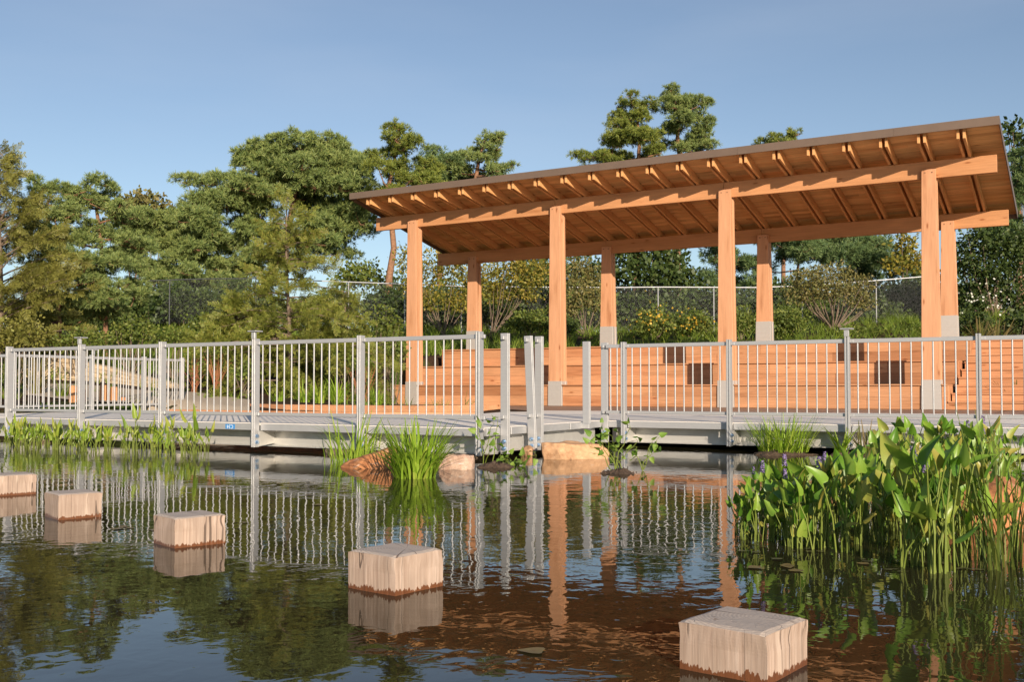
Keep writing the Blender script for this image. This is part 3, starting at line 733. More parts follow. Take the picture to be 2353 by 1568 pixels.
# ------------------------------------------------------------------ plant pieces
def blade_t(k=4, w=.5, bend=.5):                       # a bending blade, unit length
    V = []; F = []
    for i in range(k + 1):
        t = i / k; ww = w * .5 * (1 - t ** 1.6) + .004; y = bend * t * t
        V += [(-ww, y, t * (1 - .25 * bend * t)), (ww, y, t * (1 - .25 * bend * t))]
    for i in range(k): F.append((2 * i, 2 * i + 1, 2 * i + 3, 2 * i + 2))
    return np.array(V, float), np.array(F)
BLADES = [blade_t(5, .028, b) for b in (.1, .35, .7)]
def tuft_mesh(n, h, spread, w=1.0, lean=.35, seed=0):
    rg = np.random.default_rng(seed); parts = []
    for b in range(3):
        k = n // 3; T = (BLADES[b][0] * np.array([w, 1, 1]), BLADES[b][1])
        a = rg.uniform(0, 2 * math.pi, k); rr_ = spread * np.sqrt(rg.uniform(0, 1, k))
        pos = np.stack([np.cos(a) * rr_, np.sin(a) * rr_, np.zeros(k)], 1)
        out = a + rg.normal(0, .5, k); le = lean * rg.uniform(.1, 1, k)
        ax = np.stack([np.cos(out) * le, np.sin(out) * le, np.ones(k)], 1); ax /= np.linalg.norm(ax, axis=1)[:, None]
        # blades bend outwards: local y points along 'out'
        B = np.stack([np.cos(out), np.sin(out), np.zeros(k)], 1); B = B - ax * (B * ax).sum(1)[:, None]; B /= np.linalg.norm(B, axis=1)[:, None]
        Rm = np.stack([np.cross(B, ax), B, ax], 2)
        parts.append(instances(T, pos, Rm, h * rg.uniform(.5, 1, k)))
    return merge(parts)
def clump(name, label, cat, p, n, h, spread, mt, w=1.0, lean=.35, seed=0, group=None, part='blades'):
    t = thing(name, label, cat, tuple(map(float, p)), 0, group)
    obj(part, mesh_np(part, *tuft_mesh(n, h, spread, w, lean, seed)), mt, t)
    return t
p = onz(955, 1098); clump('sedge_clump', 'tall bright green sedge clump between the two boulders', 'sedge', p, 270, .62, .20, M_SEDGE, 1.25, .50, 1)
p = onz(1800, 1044); p[2] = .03; clump('sedge_clump', 'bushy bright green sedge clump on the islet by the right walkway', 'sedge', p, 330, .56, .30, M_SEDGE, .8, .75, 2)
p = onz(1935, 1048); p[2] = .02; clump('iris_fan', 'stiff pale green iris fan, left of the pair near the right walkway', 'iris', p, 36, .46, .05, M_SEDGE, 1.9, .6, 3)
p = onz(1990, 1049); p[2] = .02; clump('iris_fan', 'yellowing iris fan, right of the pair near the right walkway', 'iris', p, 36, .50, .09, M_STRAW, 1.5, .5, 4)
p = onz(815, 1058); clump('reed_grass', 'loose green reed grass in the water left of the orange boulder', 'grass', p, 60, .62, .28, M_SEDGE, 1.3, .3, 5)
p = onz(795, 1068); clump('reed_grass', 'short thin rush tuft at the foot of the orange boulder', 'grass', p, 60, .32, .25, M_SEDGE, .7, .5, 6)
p = onz(2312, 1300); clump('rush_clump', 'tall thin dark green rushes at the right edge of the pond', 'rushes', p, 66, .80, .24, M_GREEN, .42, .22, 7)
p = onz(2345, 1215); clump('rush_clump', 'thin rushes behind the right-hand boulder', 'rushes', p, 45, .75, .35, M_GREEN, .5, .3, 8)

# pickerelweed: lance-heart leaves on stalks
def leaf_t():
    us = [0, .04, .14, .28, .46, .64, .80, .92, 1.0]; ws = [.02, .20, .285, .29, .245, .175, .11, .055, .004]
    V = []; F = []
    for u, w in zip(us, ws):
        back = -.05 if u < .02 else 0
        bend = -.22 * u * u
        for s, k in ((-1, 1), (-.5, .45), (0, 0), (.5, .45), (1, 1)):
            zz = u - (.09 * abs(s) if .01 < u < .2 else 0)
            V.append((s * w, bend + .38 * w * abs(s) ** 1.3, zz))
    for i in range(len(us) - 1):
        for j in range(4): a = i * 5 + j; F.append((a, a + 1, a + 6, a + 5))
    return np.array(V, float), np.array(F)
LEAF = leaf_t()
M_PICK = leaf('pickerelweed_leaves', [(0.063, 0.149, 0.016), (0.098, 0.218, 0.021), (0.138, 0.282, 0.028), (0.196, 0.345, 0.039), (0.276, 0.356, 0.057), (0.345, 0.299, 0.069)], 5.0, 0.3, .38, .45)
M_YPICK = leaf('young_pickerelweed_leaves', [(0.12, 0.20, 0.02), (0.18, 0.29, 0.03), (0.26, 0.35, 0.045), (0.34, 0.36, 0.07)], 5.0, 0.3, .4, .4)
M_BEAN = leaf('bean_leaves', [(0.11, 0.21, 0.03), (0.17, 0.29, 0.045), (0.25, 0.36, 0.07)], 4.0, 0.3)
M_STEM = leaf('pickerelweed_stems', [(0.14, 0.19, 0.03), (0.20, 0.25, 0.045)], 4, .15)
M_PURP = leaf('purple_flowers', [(0.13, 0.09, 0.22), (0.22, 0.16, 0.36), (0.30, 0.24, 0.42)], 30, .1)
def pick_variant(seed, nl, hmax, lsize, narrow=False):
    rg = np.random.default_rng(seed); lv = []; stv = []
    for i in range(nl):
        h = hmax * (rg.uniform(.5, 1) if i < nl * .6 else rg.uniform(.15, .55)); a = rg.uniform(0, 2 * math.pi); le = rg.uniform(.05, .42) * (1.2 - .5 * h / hmax)
        b = np.array([rg.normal(0, .025), rg.normal(0, .025), -.03]); out = np.array([math.cos(a), math.sin(a), 0])
        tip = b + np.array([0, 0, h]) + out * le * h
        mid = (b + tip) / 2 + np.array([0, 0, .04 * h]) - out * .02
        stv.append(tube([b, mid, tip], [.0052, .0042, .0032], 5))
        L_ = lsize * rg.uniform(.6, 1.1) * (1 if i < nl * .6 else .75); til = rg.uniform(.0, .45 if narrow else .8) if narrow or rg.uniform() < .8 else rg.uniform(.8, 1.15)
        ax = out * math.sin(til) + np.array([0, 0, math.cos(til)]); ax = ax + rg.normal(0, .12, 3)
        rot = frames(ax[None], np.array([rg.uniform(0, 2 * math.pi)]))
        wd_ = rg.uniform(.75, 1.15) * (.6 if narrow else 1)
        lv.append(instances((LEAF[0] * np.array([wd_, rg.uniform(.6, 1.6), 1]), LEAF[1]), (tip - ax / np.linalg.norm(ax) * .004)[None], rot, np.array([L_])))
    return merge(lv), merge(stv)
def spike_mesh(seed, h):
    rg = np.random.default_rng(seed); lean = rg.normal(0, .06, 2); st = tube([(0, 0, -.03), (lean[0] * .6, lean[1] * .6, h * .6), (lean[0], lean[1], h)], [.005, .0045, .004], 5)
    n = 90; q = rg.uniform(0, 1, n); a = rg.uniform(0, 2 * math.pi, n); R_ = .013 * (1 - q * .6)
    pos = np.stack([lean[0] + np.cos(a) * R_, lean[1] + np.sin(a) * R_, h - .005 + q * .085], 1)
    D = (np.array([[-.4, 0, 0], [0, -.3, .4], [.4, 0, .1], [0, .3, .6]]), np.array([[0, 1, 2, 3]]))
    fl = instances(D, pos, frames(np.stack([np.cos(a), np.sin(a), .5 + 0 * a], 1)), rg.uniform(.012, .02, n))
    return st, fl
PV = []
for s in range(9):
    lvv, stt = pick_variant(100 + s, 7 + s % 4, .46, .152)
    ml = mesh_np('leaves', *lvv, True); ml.materials.append(M_PICK); mst = mesh_np('stems', *stt, True); mst.materials.append(M_STEM); PV.append((ml, mst))
NV = []
for s in range(6):
    lvv, stt = pick_variant(150 + s, 5 + s % 3, .40, .16, True)
    ml = mesh_np('leaves', *lvv, True); ml.materials.append(M_YPICK); mst = mesh_np('stems', *stt, True); mst.materials.append(M_STEM); NV.append((ml, mst))
FV = []
for s in range(4):
    st, fl = spike_mesh(200 + s, .44 + .03 * s)
    a = mesh_np('spike_stem', *st, True); a.materials.append(M_STEM); b = mesh_np('flower_spike', *fl); b.materials.append(M_PURP); FV.append((a, b))
def pickerel(x, y, sc, label, group, v, fl=None, PV=PV):
    t = thing('pickerelweed', label, 'water plant', (x, y, 0), random.uniform(0, 6.28), group); t.scale = (sc,) * 3
    obj('leaves', PV[v][0], None, t); obj('stems', PV[v][1], None, t)
    if fl is not None:
        b = obj('flower_spike', FV[fl][1], None, t); obj('spike_stem', FV[fl][0], None, b)
rp = random.Random(5)
LR = 'leafy green pickerelweed in the big stand on the right of the pond'
LF = 'pickerelweed with a purple flower spike in the big stand on the right'
outl = [(1698, 1246), (1760, 1262), (1830, 1262), (1930, 1268), (2010, 1285), (2080, 1312), (2160, 1322), (2230, 1290), (2300, 1270)]
cnt = 0
while cnt < 100:
    px = rp.uniform(1695, 2360); lim = np.interp(px, [q[0] for q in outl], [q[1] for q in outl])
    top = np.interp(px, [1695, 1780, 2000, 2360], [1225, 1150, 1135, 1120])
    py = rp.uniform(top, lim)
    if px > 2190 and 1150 < py < 1255: continue
    p = onz(px, py)
    ht = EYE - (np.interp(px, [1690, 1750, 1840, 2000, 2150, 2300], [1135, 1085, 1055, 1035, 1025, 1035]) - HZ) * p[1] / FPX
    pickerel(float(p[0]), float(p[1]), min(1.15, ht / .55) * rp.uniform(.85, 1.12), LF if cnt % 11 == 0 else LR, 'pickerelweed stand on the right', cnt % 9, cnt % 4 if cnt % 11 == 0 else None); cnt += 1
for k in range(36):
    px = rp.uniform(2010, 2370); py = rp.uniform(1085, 1135); p = onz(px, py)
    pickerel(float(p[0]), float(p[1]), rp.uniform(.8, 1.08), 'tall pickerelweed in the rear rank beside the right walkway', 'pickerelweed beside the right walkway', k % 9, k % 4 if k % 9 == 4 else None)
for k in range(80):
    r_ = rp.uniform(2.75, 6.75); p = W(r_, rp.uniform(-14.35, -13.5)); px = 70 + (r_ - 2.75) * 100
    pickerel(float(p[0]), float(p[1]), rp.uniform(.62, .95) * (1.3 if px > 340 and k % 3 == 0 else 1), 'young pickerelweed in the band growing in front of the left walkway', 'pickerelweed band by the left walkway', k % 6, None, NV)
# bean-like plants: wiry stems and small heart leaves
def beanplant(label, px, py, n, h, sp, seed, mt):
    rg = np.random.default_rng(seed); p = onz(px, py); st = []; pos = []; ax = []; sz = []
    for i in range(n):
        a = rg.uniform(0, 6.28); hh = h * rg.uniform(.45, 1); o = np.array([math.cos(a), math.sin(a) * .6, 0]) * sp * rg.uniform(.2, 1)
        b = np.array([rg.normal(0, .03), rg.normal(0, .03), 0]); P_ = [b + (o * t + np.array([0, 0, hh * (t ** .8)])) + rg.normal(0, .012, 3) for t in np.linspace(0, 1, 6)]
        st.append(tube(P_, np.linspace(.006, .0025, 6), 5))
        for q in range(2, 6):
            for _ in range(2 if q == 5 else 1):
                d = unit(1, .1)[0]; pos.append(P_[q] + d * .05); ax.append(d + np.array([0, 0, -.35])); sz.append(rg.uniform(.05, .09)); st.append(tube([P_[q], P_[q] + d * .05], .0018, 4))
    t = thing('bean_like_plant', label, 'plant', tuple(map(float, p)))
    T = (LEAF[0] * np.array([1.3, 1, 1]), LEAF[1])
    obj('stems', mesh_np('stems', *merge(st), True), M_STEM, t)
    obj('leaves', mesh_np('leaves', *instances(T, np.array(pos), frames(np.array(ax)), np.array(sz)), True), mt, t)
beanplant('spindly leafy plant growing in front of the corner post', 1118, 1068, 4, .5, .20, 1, M_BEAN)
beanplant('low sprawling leafy plant right of the corner post, at the waterline', 1185, 1072, 6, .13, .3, 2, M_BEAN)
beanplant('leafy heart-leaved climber in front of the flat tan boulder', 1415, 1085, 8, .50, .34, 3, M_BEAN)
beanplant('thin leaning leafy stem right of the flat boulder', 1470, 1082, 3, .42, .16, 4, M_BEAN)

M_FLOAT = leaf('floating_leaves', [(0.10, 0.12, 0.03), (0.20, 0.15, 0.05), (0.14, 0.07, 0.03)], 3, .05)
fl_me = None
for i, (cx_, cy_, sx_, sy_, n_) in enumerate([(310, 1216, 26, 4, 6), (1820, 1300, 120, 14, 5), (700, 1130, 200, 30, 6), (1180, 1480, 60, 20, 1)]):
    for _ in range(n_):
        p = onz(random.gauss(cx_, sx_), random.gauss(cy_, sy_), .004)
        if fl_me is None:
            V, F = LEAF; V2 = np.stack([V[:, 0] * 1.6, V[:, 2] - .5, np.abs(V[:, 0]) * .12], 1); fl_me = mesh_np('floating_leaf', V2, F, True); fl_me.materials.append(M_FLOAT)
        o = obj('floating_leaf', fl_me); o.location = (float(p[0]), float(p[1]), .003); o.rotation_euler = (0, 0, random.uniform(0, 6.28)); o.scale = (random.uniform(.04, .085),) * 3
        tag(o, 'small brown-green leaf floating flat on the pond surface', 'leaf', 'leaves floating on the pond')
def scum():
    m, N, L, P = mat('algae_scum')
    g = noise(N, L, coords(N, L, (1, 1, 1)), 14, 5, .7); L.new(ramp(N, L, g, [(.3, (.05, .045, .015)), (.7, (.13, .12, .04))]), P.inputs['Base Color']); P.inputs['Roughness'].default_value = .6
    rg = np.random.default_rng(77); parts = []
    for (x, y, w) in [(1700, 1248, .22), (1760, 1268, .2), (1990, 1292, .3), (2080, 1312, .34), (2180, 1305, .3), (2290, 1290, .3), (1880, 1270, .2)]:
        p = onz(x, y)
        for _ in range(5):
            c = p[:2] + rg.normal(0, 1, 2) * [w * .8, w * .55]; a = np.linspace(0, 2 * math.pi, 8, endpoint=False); r_ = rg.uniform(.006, .018) * (1 + .4 * rg.normal(size=8))
            V = np.stack([c[0] + np.cos(a) * r_ * 1.6, c[1] + np.sin(a) * r_, np.full(8, .0035 + .0015 * rg.uniform())], 1); parts.append((V, np.array([[0, 1, 2, 3], [0, 3, 4, 7], [4, 5, 6, 7]])))
    V, F = merge(parts); tag(obj('algae_scum', mesh_np('algae_scum', V, F), m), kind='stuff')
scum()
# ------------------------------------------------------------------ trees
def tuft_t(n, w, seed, lo=10, hi=95, L=1.0):            # a brush of needles round +Z
    rg = np.random.default_rng(seed); V = []; F = []
    for i in range(n):
        th = math.radians(rg.uniform(lo, hi)); ph = 2 * math.pi * i / n * 2.4 + rg.uniform(0, .6)
        d = np.array([math.sin(th) * math.cos(ph), math.sin(th) * math.sin(ph), math.cos(th)]); s = np.cross(d, rg.normal(size=3)); s /= np.linalg.norm(s)
        l = L * rg.uniform(.75, 1.1); b = len(V); V += [d * .05 - s * w * .5, d * .05 + s * w * .5, d * l + s * w * .3, d * l - s * w * .3]; F.append((b, b + 1, b + 2, b + 3))
    return np.array(V), np.array(F)
PT = [tuft_t(16, .11, s, 8, 100) for s in range(3)]
def spray_t(seed, n=9):                                 # a feathery spray along +Z
    rg = np.random.default_rng(seed); V = [(-.012, 0, 0), (.012, 0, 0), (.006, 0, 1), (-.006, 0, 1)]; F = [(0, 1, 2, 3)]
    for i in range(n):
        z = .08 + .9 * i / n
        for s in (-1, 1):
            d = np.array([s * .75, rg.normal(0, .25), .55]); d /= np.linalg.norm(d); l = .34 * (1 - .6 * z) * rg.uniform(.8, 1.3); b = len(V); q = np.cross(d, [0.2, 1, 0.1]); q /= np.linalg.norm(q)
            o = np.array([0, 0, z]); w = .028
            V += [o - q * w * .6, o + q * w * .6, o + d * l + q * w, o + d * l - q * w]; F.append((b, b + 1, b + 2, b + 3))
    return np.array(V, float), np.array(F)
ST_ = [spray_t(s) for s in range(3)]
LT = (np.array([[0, 0, 0], [.33, .06, .42], [0, -.02, 1.0], [-.33, .06, .42]], float), np.array([[0, 1, 2, 3]]))
def local(parts, o): V, F = merge(parts); return V - o, F
def tree_parts(t, o, wood_parts, fol_parts, mt, bark, fol='crown', trunk='trunk'):
    obj(trunk, mesh_np(trunk, *local(wood_parts, o), True), bark, t)
    obj(fol, mesh_np(fol, *local(fol_parts, o)), mt, t)
def pine(label, Y, trunk, pads, mt, seed, tuft=.30, dens=1.0, group='trees behind the pavilion', bark=None, name='pine_tree', r0=.22, extra=1):
    """trunk: picture points from foot to top; pads: (x, y, rx, ry) foliage pads; each pad gets a depth of its own round Y"""
    rg = np.random.default_rng(seed); k = Y / FPX
    T = [at(x, y, Y) for x, y in trunk]
    foot = T[0].copy(); foot[2] = float(H(foot[0], foot[1])) - .1
    if T[0][2] > foot[2] + .2: T = [foot] + T
    T = np.array(T); cr = np.linspace(r0, .05, len(T)); wp = [tube(T, cr, 8)]; fp = []
    C = []
    for (x, y, rx, ry) in pads:
        a, b = rx * k, ry * k
        C.append((at(x, y, Y) + np.array([0, rg.uniform(-1, 1) * min(3.0, 2.0 * a + .4), 0]), a, b))
        for _ in range(extra):
            q = .8; C.append((at(x + rg.uniform(-.9, .9) * rx, y + rg.uniform(-.9, 1.1) * ry, Y) + np.array([0, rg.uniform(-1, 1) * min(3.0, 2.0 * a + .6), 0]), a * q, b * q))
    tt = np.linspace(0, len(T) - 1, 24); TT = np.stack([np.interp(tt, np.arange(len(T)), T[:, q]) for q in range(3)], 1)
    nodes = [(p_, np.interp(t_, np.arange(len(T)), cr)) for p_, t_ in zip(TT, tt)]; todo = list(range(len(C)))
    while todo:                                       # limbs grow from the trunk to the nearest pads, then on from pad to pad
        best = min(((np.linalg.norm(C[i][0] - p_) + 1.2 * max(0, p_[2] - C[i][0][2]), i, n_) for i in todo for n_, (p_, _) in enumerate(nodes)), key=lambda q: q[0])
        _, i, n_ = best; todo.remove(i); c, a, b = C[i]; sp_, rad_ = nodes[n_]; end = c - np.array([0, 0, b * .35]); r1 = max(.018, min(.09, rad_ * .62))
        mid = (sp_ + end) / 2 + np.array([rg.normal(0, .08), rg.normal(0, .08), -.06 * np.linalg.norm(end - sp_)])
        wp.append(tube([sp_, mid, end], [r1 * 1.1, r1 * .9, r1 * .6], 5)); nodes.append((end, r1 * .8))
        for _ in range(4):
            dv = unit(1)[0] * np.array([a, a, b * .8]); wp.append(tube([end, end + dv * .55, c + dv * .85], [.02, .012, .006], 4))
        m_ = max(4, int(dens * 5.5 * (a * a + a * b) / (tuft * tuft * 3)))
        u = unit(m_, .25); lc = c + u * (rg.uniform(.25, 1.0, m_) ** .5)[:, None] * np.array([a, a, b]); lr = rg.uniform(.6, 1.25, m_) * tuft * .95
        k_ = 13; u2 = unit(m_ * k_, .35); lc2 = np.repeat(lc, k_, 0); lr2 = np.repeat(lr, k_)
        pos = lc2 + u2 * (lr2 * rg.uniform(.5, 1, len(lr2)))[:, None] * np.array([1, 1, .75]); axs = u2 + np.array([0, 0, .45]) + rg.normal(0, .22, u2.shape)
        for q in range(3):
            sel = np.arange(len(pos)) % 3 == q
            fp.append(instances(PT[q], pos[sel], frames(axs[sel]), tuft * .62 * rg.uniform(.7, 1.2, sel.sum())))
    o = T[0]
    t = thing(name, label, 'tree', tuple(map(float, o)), 0, group)
    tree_parts(t, o, wp, fp, mt, bark or M_BARK_P); return t
pine('broad spreading old pine with layered blue-green pads left of the pavilion', 50,
     [(588, 715), (612, 650), (640, 600), (662, 540), (672, 470), (690, 400), (700, 360)],
     [(592, 360, 24, 14), (640, 362, 45, 24), (700, 352, 48, 22), (758, 352, 48, 22), (808, 362, 38, 24), (600, 402, 42, 24), (655, 400, 50, 26), (720, 395, 55, 28), (785, 400, 50, 26), (838, 412, 34, 26),
      (480, 447, 34, 17), (535, 436, 48, 20), (605, 440, 50, 24), (675, 438, 55, 24), (745, 442, 55, 24), (812, 450, 45, 24), (478, 482, 38, 17), (540, 480, 55, 22), (610, 480, 48, 20), (765, 487, 60, 20), (825, 482, 36, 18),
      (335, 516, 40, 20), (390, 506, 45, 22), (435, 518, 48, 24), (490, 518, 48, 24), (550, 520, 45, 24), (305, 542, 38, 20), (360, 555, 48, 24), (420, 560, 48, 24), (480, 562, 45, 22), (540, 566, 38, 20), (590, 545, 36, 16),
      (725, 522, 42, 15), (785, 532, 36, 13), (700, 562, 44, 13), (765, 572, 36, 12), (645, 592, 42, 14), (560, 602, 42, 18), (500, 612, 38, 15), (430, 600, 45, 18), (545, 655, 30, 16), (835, 520, 20, 10), (470, 640, 40, 18), (420, 648, 40, 20), (375, 630, 40, 20), (330, 622, 36, 22), (300, 590, 30, 20)], M_PINE, 11, .36, 1.15, r0=.3, extra=2)
pine('yellow-green open pine with bare orange trunk just left of the roof', 46, [(893, 700), (894, 640), (905, 570), (892, 430), (905, 380), (912, 330)],
     [(900, 314, 26, 11), (925, 326, 28, 11), (885, 343, 22, 9), (945, 345, 32, 11), (905, 360, 28, 9), (972, 368, 28, 10), (868, 372, 24, 9), (930, 385, 36, 10), (985, 392, 26, 9), (880, 402, 30, 9), (945, 415, 40, 11), (858, 432, 28, 11), (905, 440, 30, 9), (990, 425, 30, 12)], M_PINEY, 12, .30, .85)
pine('dark pine with pointed top behind the left end of the roof', 56, [(1090, 640), (1092, 420), (1100, 370), (1115, 320)],
     [(1112, 318, 20, 12), (1134, 330, 18, 11), (1088, 342, 26, 12), (1140, 352, 20, 9), (1062, 362, 26, 12), (1112, 372, 30, 12), (1146, 386, 24, 8), (1090, 398, 45, 11), (1135, 402, 22, 8)], M_PINE, 13, .34)
pine('low dark pine crown between the two left pines, behind the roof edge', 58, [(1010, 640), (1012, 420), (1015, 370)],
     [(990, 345, 24, 14), (1010, 365, 30, 16), (1040, 380, 36, 18), (985, 385, 36, 20), (1005, 412, 45, 20), (960, 415, 30, 16), (1050, 410, 36, 16)], M_PINED, 14, .36)
pine('tall pine with ragged layered crown, left of the pair above the roof', 55, [(1462, 640), (1465, 400), (1470, 320), (1462, 250)],
     [(1430, 238, 20, 12), (1466, 242, 20, 14), (1494, 234, 16, 11), (1428, 266, 26, 13), (1470, 274, 32, 15), (1420, 298, 32, 12), (1462, 306, 42, 14), (1404, 330, 34, 11), (1452, 338, 46, 13), (1338, 368, 18, 8), (1374, 364, 28, 10), (1416, 358, 36, 11), (1500, 318, 24, 12), (1508, 348, 28, 11), (1440, 365, 50, 12), (1365, 385, 36, 10)], M_PINEY, 15, .30, 1.0, extra=1)
pine('tall pine with forked orange trunk, right of the pair above the roof', 56, [(1556, 640), (1562, 352), (1556, 325), (1560, 270), (1550, 230)],
     [(1540, 222, 24, 12), (1576, 230, 28, 14), (1606, 244, 22, 12), (1540, 258, 34, 16), (1592, 264, 36, 15), (1630, 278, 22, 10), (1565, 290, 36, 14), (1618, 300, 34, 11), (1600, 318, 36, 9), (1540, 320, 22, 9), (1625, 338, 20, 8), (1580, 340, 24, 7)], M_PINE, 16, .30, 1.0, extra=1)
pine('small pine top just showing over the middle of the roof', 60, [(1800, 640), (1800, 330)], [(1790, 318, 22, 8), (1820, 316, 18, 7), (1800, 335, 40, 12), (1785, 360, 40, 14)], M_PINEY, 17, .32)
pine('dense dark pine under the right half of the roof, behind the fence', 50, [(1830, 760), (1828, 680), (1835, 600)],
     [(1640, 585, 26, 22), (1690, 590, 38, 24), (1745, 615, 38, 22), (1690, 640, 40, 24), (1640, 640, 30, 22), (1800, 575, 48, 22), (1860, 572, 48, 20), (1925, 575, 50, 22), (1980, 572, 55, 24), (2030, 590, 45, 24), (1905, 602, 55, 22), (1990, 622, 50, 22), (2050, 640, 40, 25), (1760, 560, 36, 18), (1850, 545, 50, 20), (1960, 545, 50, 20)], M_PINED, 18, .36)
pine('blue-green pine standing behind the right end of the roof', 47, [(2345, 740), (2345, 600), (2340, 400)],
     [(2330, 372, 26, 16), (2352, 390, 30, 18), (2325, 412, 26, 15), (2350, 440, 34, 18), (2325, 470, 30, 16), (2355, 500, 34, 20), (2320, 520, 34, 18), (2280, 540, 30, 16)], M_PINED, 19, .36)
pine('young green pine, left of two, behind the left walkway', 29, [(136, 800), (136, 740), (128, 640), (112, 540), (108, 470)],
     [(108, 442, 14, 13), (122, 470, 18, 14), (96, 490, 18, 12), (140, 500, 24, 14), (112, 525, 30, 16), (160, 540, 28, 15), (95, 560, 26, 14), (135, 580, 34, 16), (170, 605, 34, 16), (110, 620, 34, 16), (150, 650, 40, 18), (100, 670, 32, 16), (140, 700, 40, 18), (175, 720, 36, 16), (110, 735, 40, 18)], M_PINE, 20, .21, 1.0, 'trees behind the left walkway', r0=.08, extra=2)
pine('young pine with orange bare branches, right of two, behind the left walkway', 30, [(242, 800), (243, 728), (240, 650), (232, 560), (222, 480)],
     [(155, 440, 14, 13), (178, 452, 16, 11), (238, 428, 16, 11), (225, 452, 18, 11), (195, 470, 20, 12), (240, 478, 22, 14), (260, 500, 20, 12), (210, 500, 26, 15), (190, 530, 28, 15), (248, 535, 32, 15), (215, 565, 32, 15), (290, 490, 16, 10), (285, 560, 26, 13), (190, 600, 30, 15), (265, 600, 34, 14), (235, 640, 36, 14), (310, 610, 26, 11), (295, 650, 26, 11), (200, 680, 34, 14), (275, 700, 30, 12), (320, 560, 24, 14), (300, 680, 34, 14), (170, 640, 30, 15)], M_PINE, 21, .21, .95, 'trees behind the left walkway', r0=.08, extra=2)
def conic(label, name, px, ybase, ytop, Y, prof, nb, mt, seed, sps=7, droop=.25, lift=.35, spray=.34, group='trees behind the left walkway', tr=.07):
    rg = np.random.default_rng(seed); k = Y / FPX
    b = at(px, ybase, Y); tp = at(px, ytop, Y); b[2] = min(b[2], float(H(b[0], b[1]))); hgt = tp[2] - b[2]
    zz = np.linspace(0, 1, 8); T = b + np.stack([.05 * np.sin(zz * 5 + seed), .05 * np.cos(zz * 4), zz * hgt], 1)
    wp = [tube(T, np.linspace(tr, .012, 8), 7)]; pos = []; ax = []; sz = []
    for i in range(nb):
        t = .08 + .92 * (i + rg.uniform(0, 1)) / nb; L_ = np.interp(t, [q[0] for q in prof], [q[1] for q in prof]) * k * rg.uniform(.55, 1.1)
        a = rg.uniform(0, 2 * math.pi); o = np.array([math.cos(a), math.sin(a), 0]); s = b + np.array([0, 0, t * hgt]); up = lift * (.3 + t)
        P_ = [s + o * L_ * q + np.array([0, 0, up * L_ * q - droop * L_ * q * q]) + rg.normal(0, .02, 3) * q for q in np.linspace(0, 1, 6)]
        wp.append(tube(P_, np.linspace(.022, .004, 6) * (.5 + .6 * min(1, L_)), 4))
        n = int(sps * max(.5, L_ * 4)); q = rg.uniform(.18, 1.02, n) ** .8 * 5; i0 = np.minimum(4, q.astype(int)); f = (q - i0)[:, None]
        PP = np.array(P_); pp = PP[i0] * (1 - f) + PP[np.minimum(5, i0 + 1)] * f
        dirn = o + rg.normal(0, .75, (n, 3)) + np.array([0, 0, .15]); pos.append(pp + rg.normal(0, .03, (n, 3))); ax.append(dirn); sz.append(spray * rg.uniform(.5, 1.15, n))
    pos = np.concatenate(pos); ax = np.concatenate(ax); sz = np.concatenate(sz); fp = []
    for q in range(3):
        sel = np.arange(len(pos)) % 3 == q; fp.append(instances(ST_[q], pos[sel], frames(ax[sel]), sz[sel]))
    t = thing(name, label, 'tree', tuple(map(float, b)), 0, group); tree_parts(t, b, wp, fp, mt, M_BARK_D if 'dawn' not in label else M_BARK_P); return t
conic('feathery golden-brown larch at the left edge of the picture', 'larch_tree', -6, 800, 340, 26, [(0, 225), (.3, 200), (.55, 135), (.8, 56), (1, 14)], 115, M_GOLD, 31, 5.2, .2, .9, .40, tr=.12)
conic('sparse feathery young larch with thin straight trunk in front of the big pine', 'larch_tree', 661, 893, 452, 24, [(0, 30), (.12, 190), (.3, 175), (.5, 120), (.75, 90), (1, 15)], 96, M_CYP, 32, 5.5, .28, .3, .36)
conic('low feathery yellow-green larch left of the thin trunked one', 'larch_tree', 545, 880, 680, 24.5, [(0, 80), (.3, 140), (.6, 110), (1, 20)], 74, M_CYP, 33, 6, .3, .3, .34)
conic('low feathery yellow-green larch beside the left end of the pavilion', 'larch_tree', 790, 880, 670, 25, [(0, 80), (.3, 135), (.6, 105), (1, 20)], 74, M_CYP, 34, 6, .35, .25, .34)
conic('small rusty larch sapling below the golden larch', 'larch_tree', 60, 800, 690, 29, [(0, 60), (.4, 110), (1, 15)], 50, M_GOLD, 35, 6, .3, .3, .34)
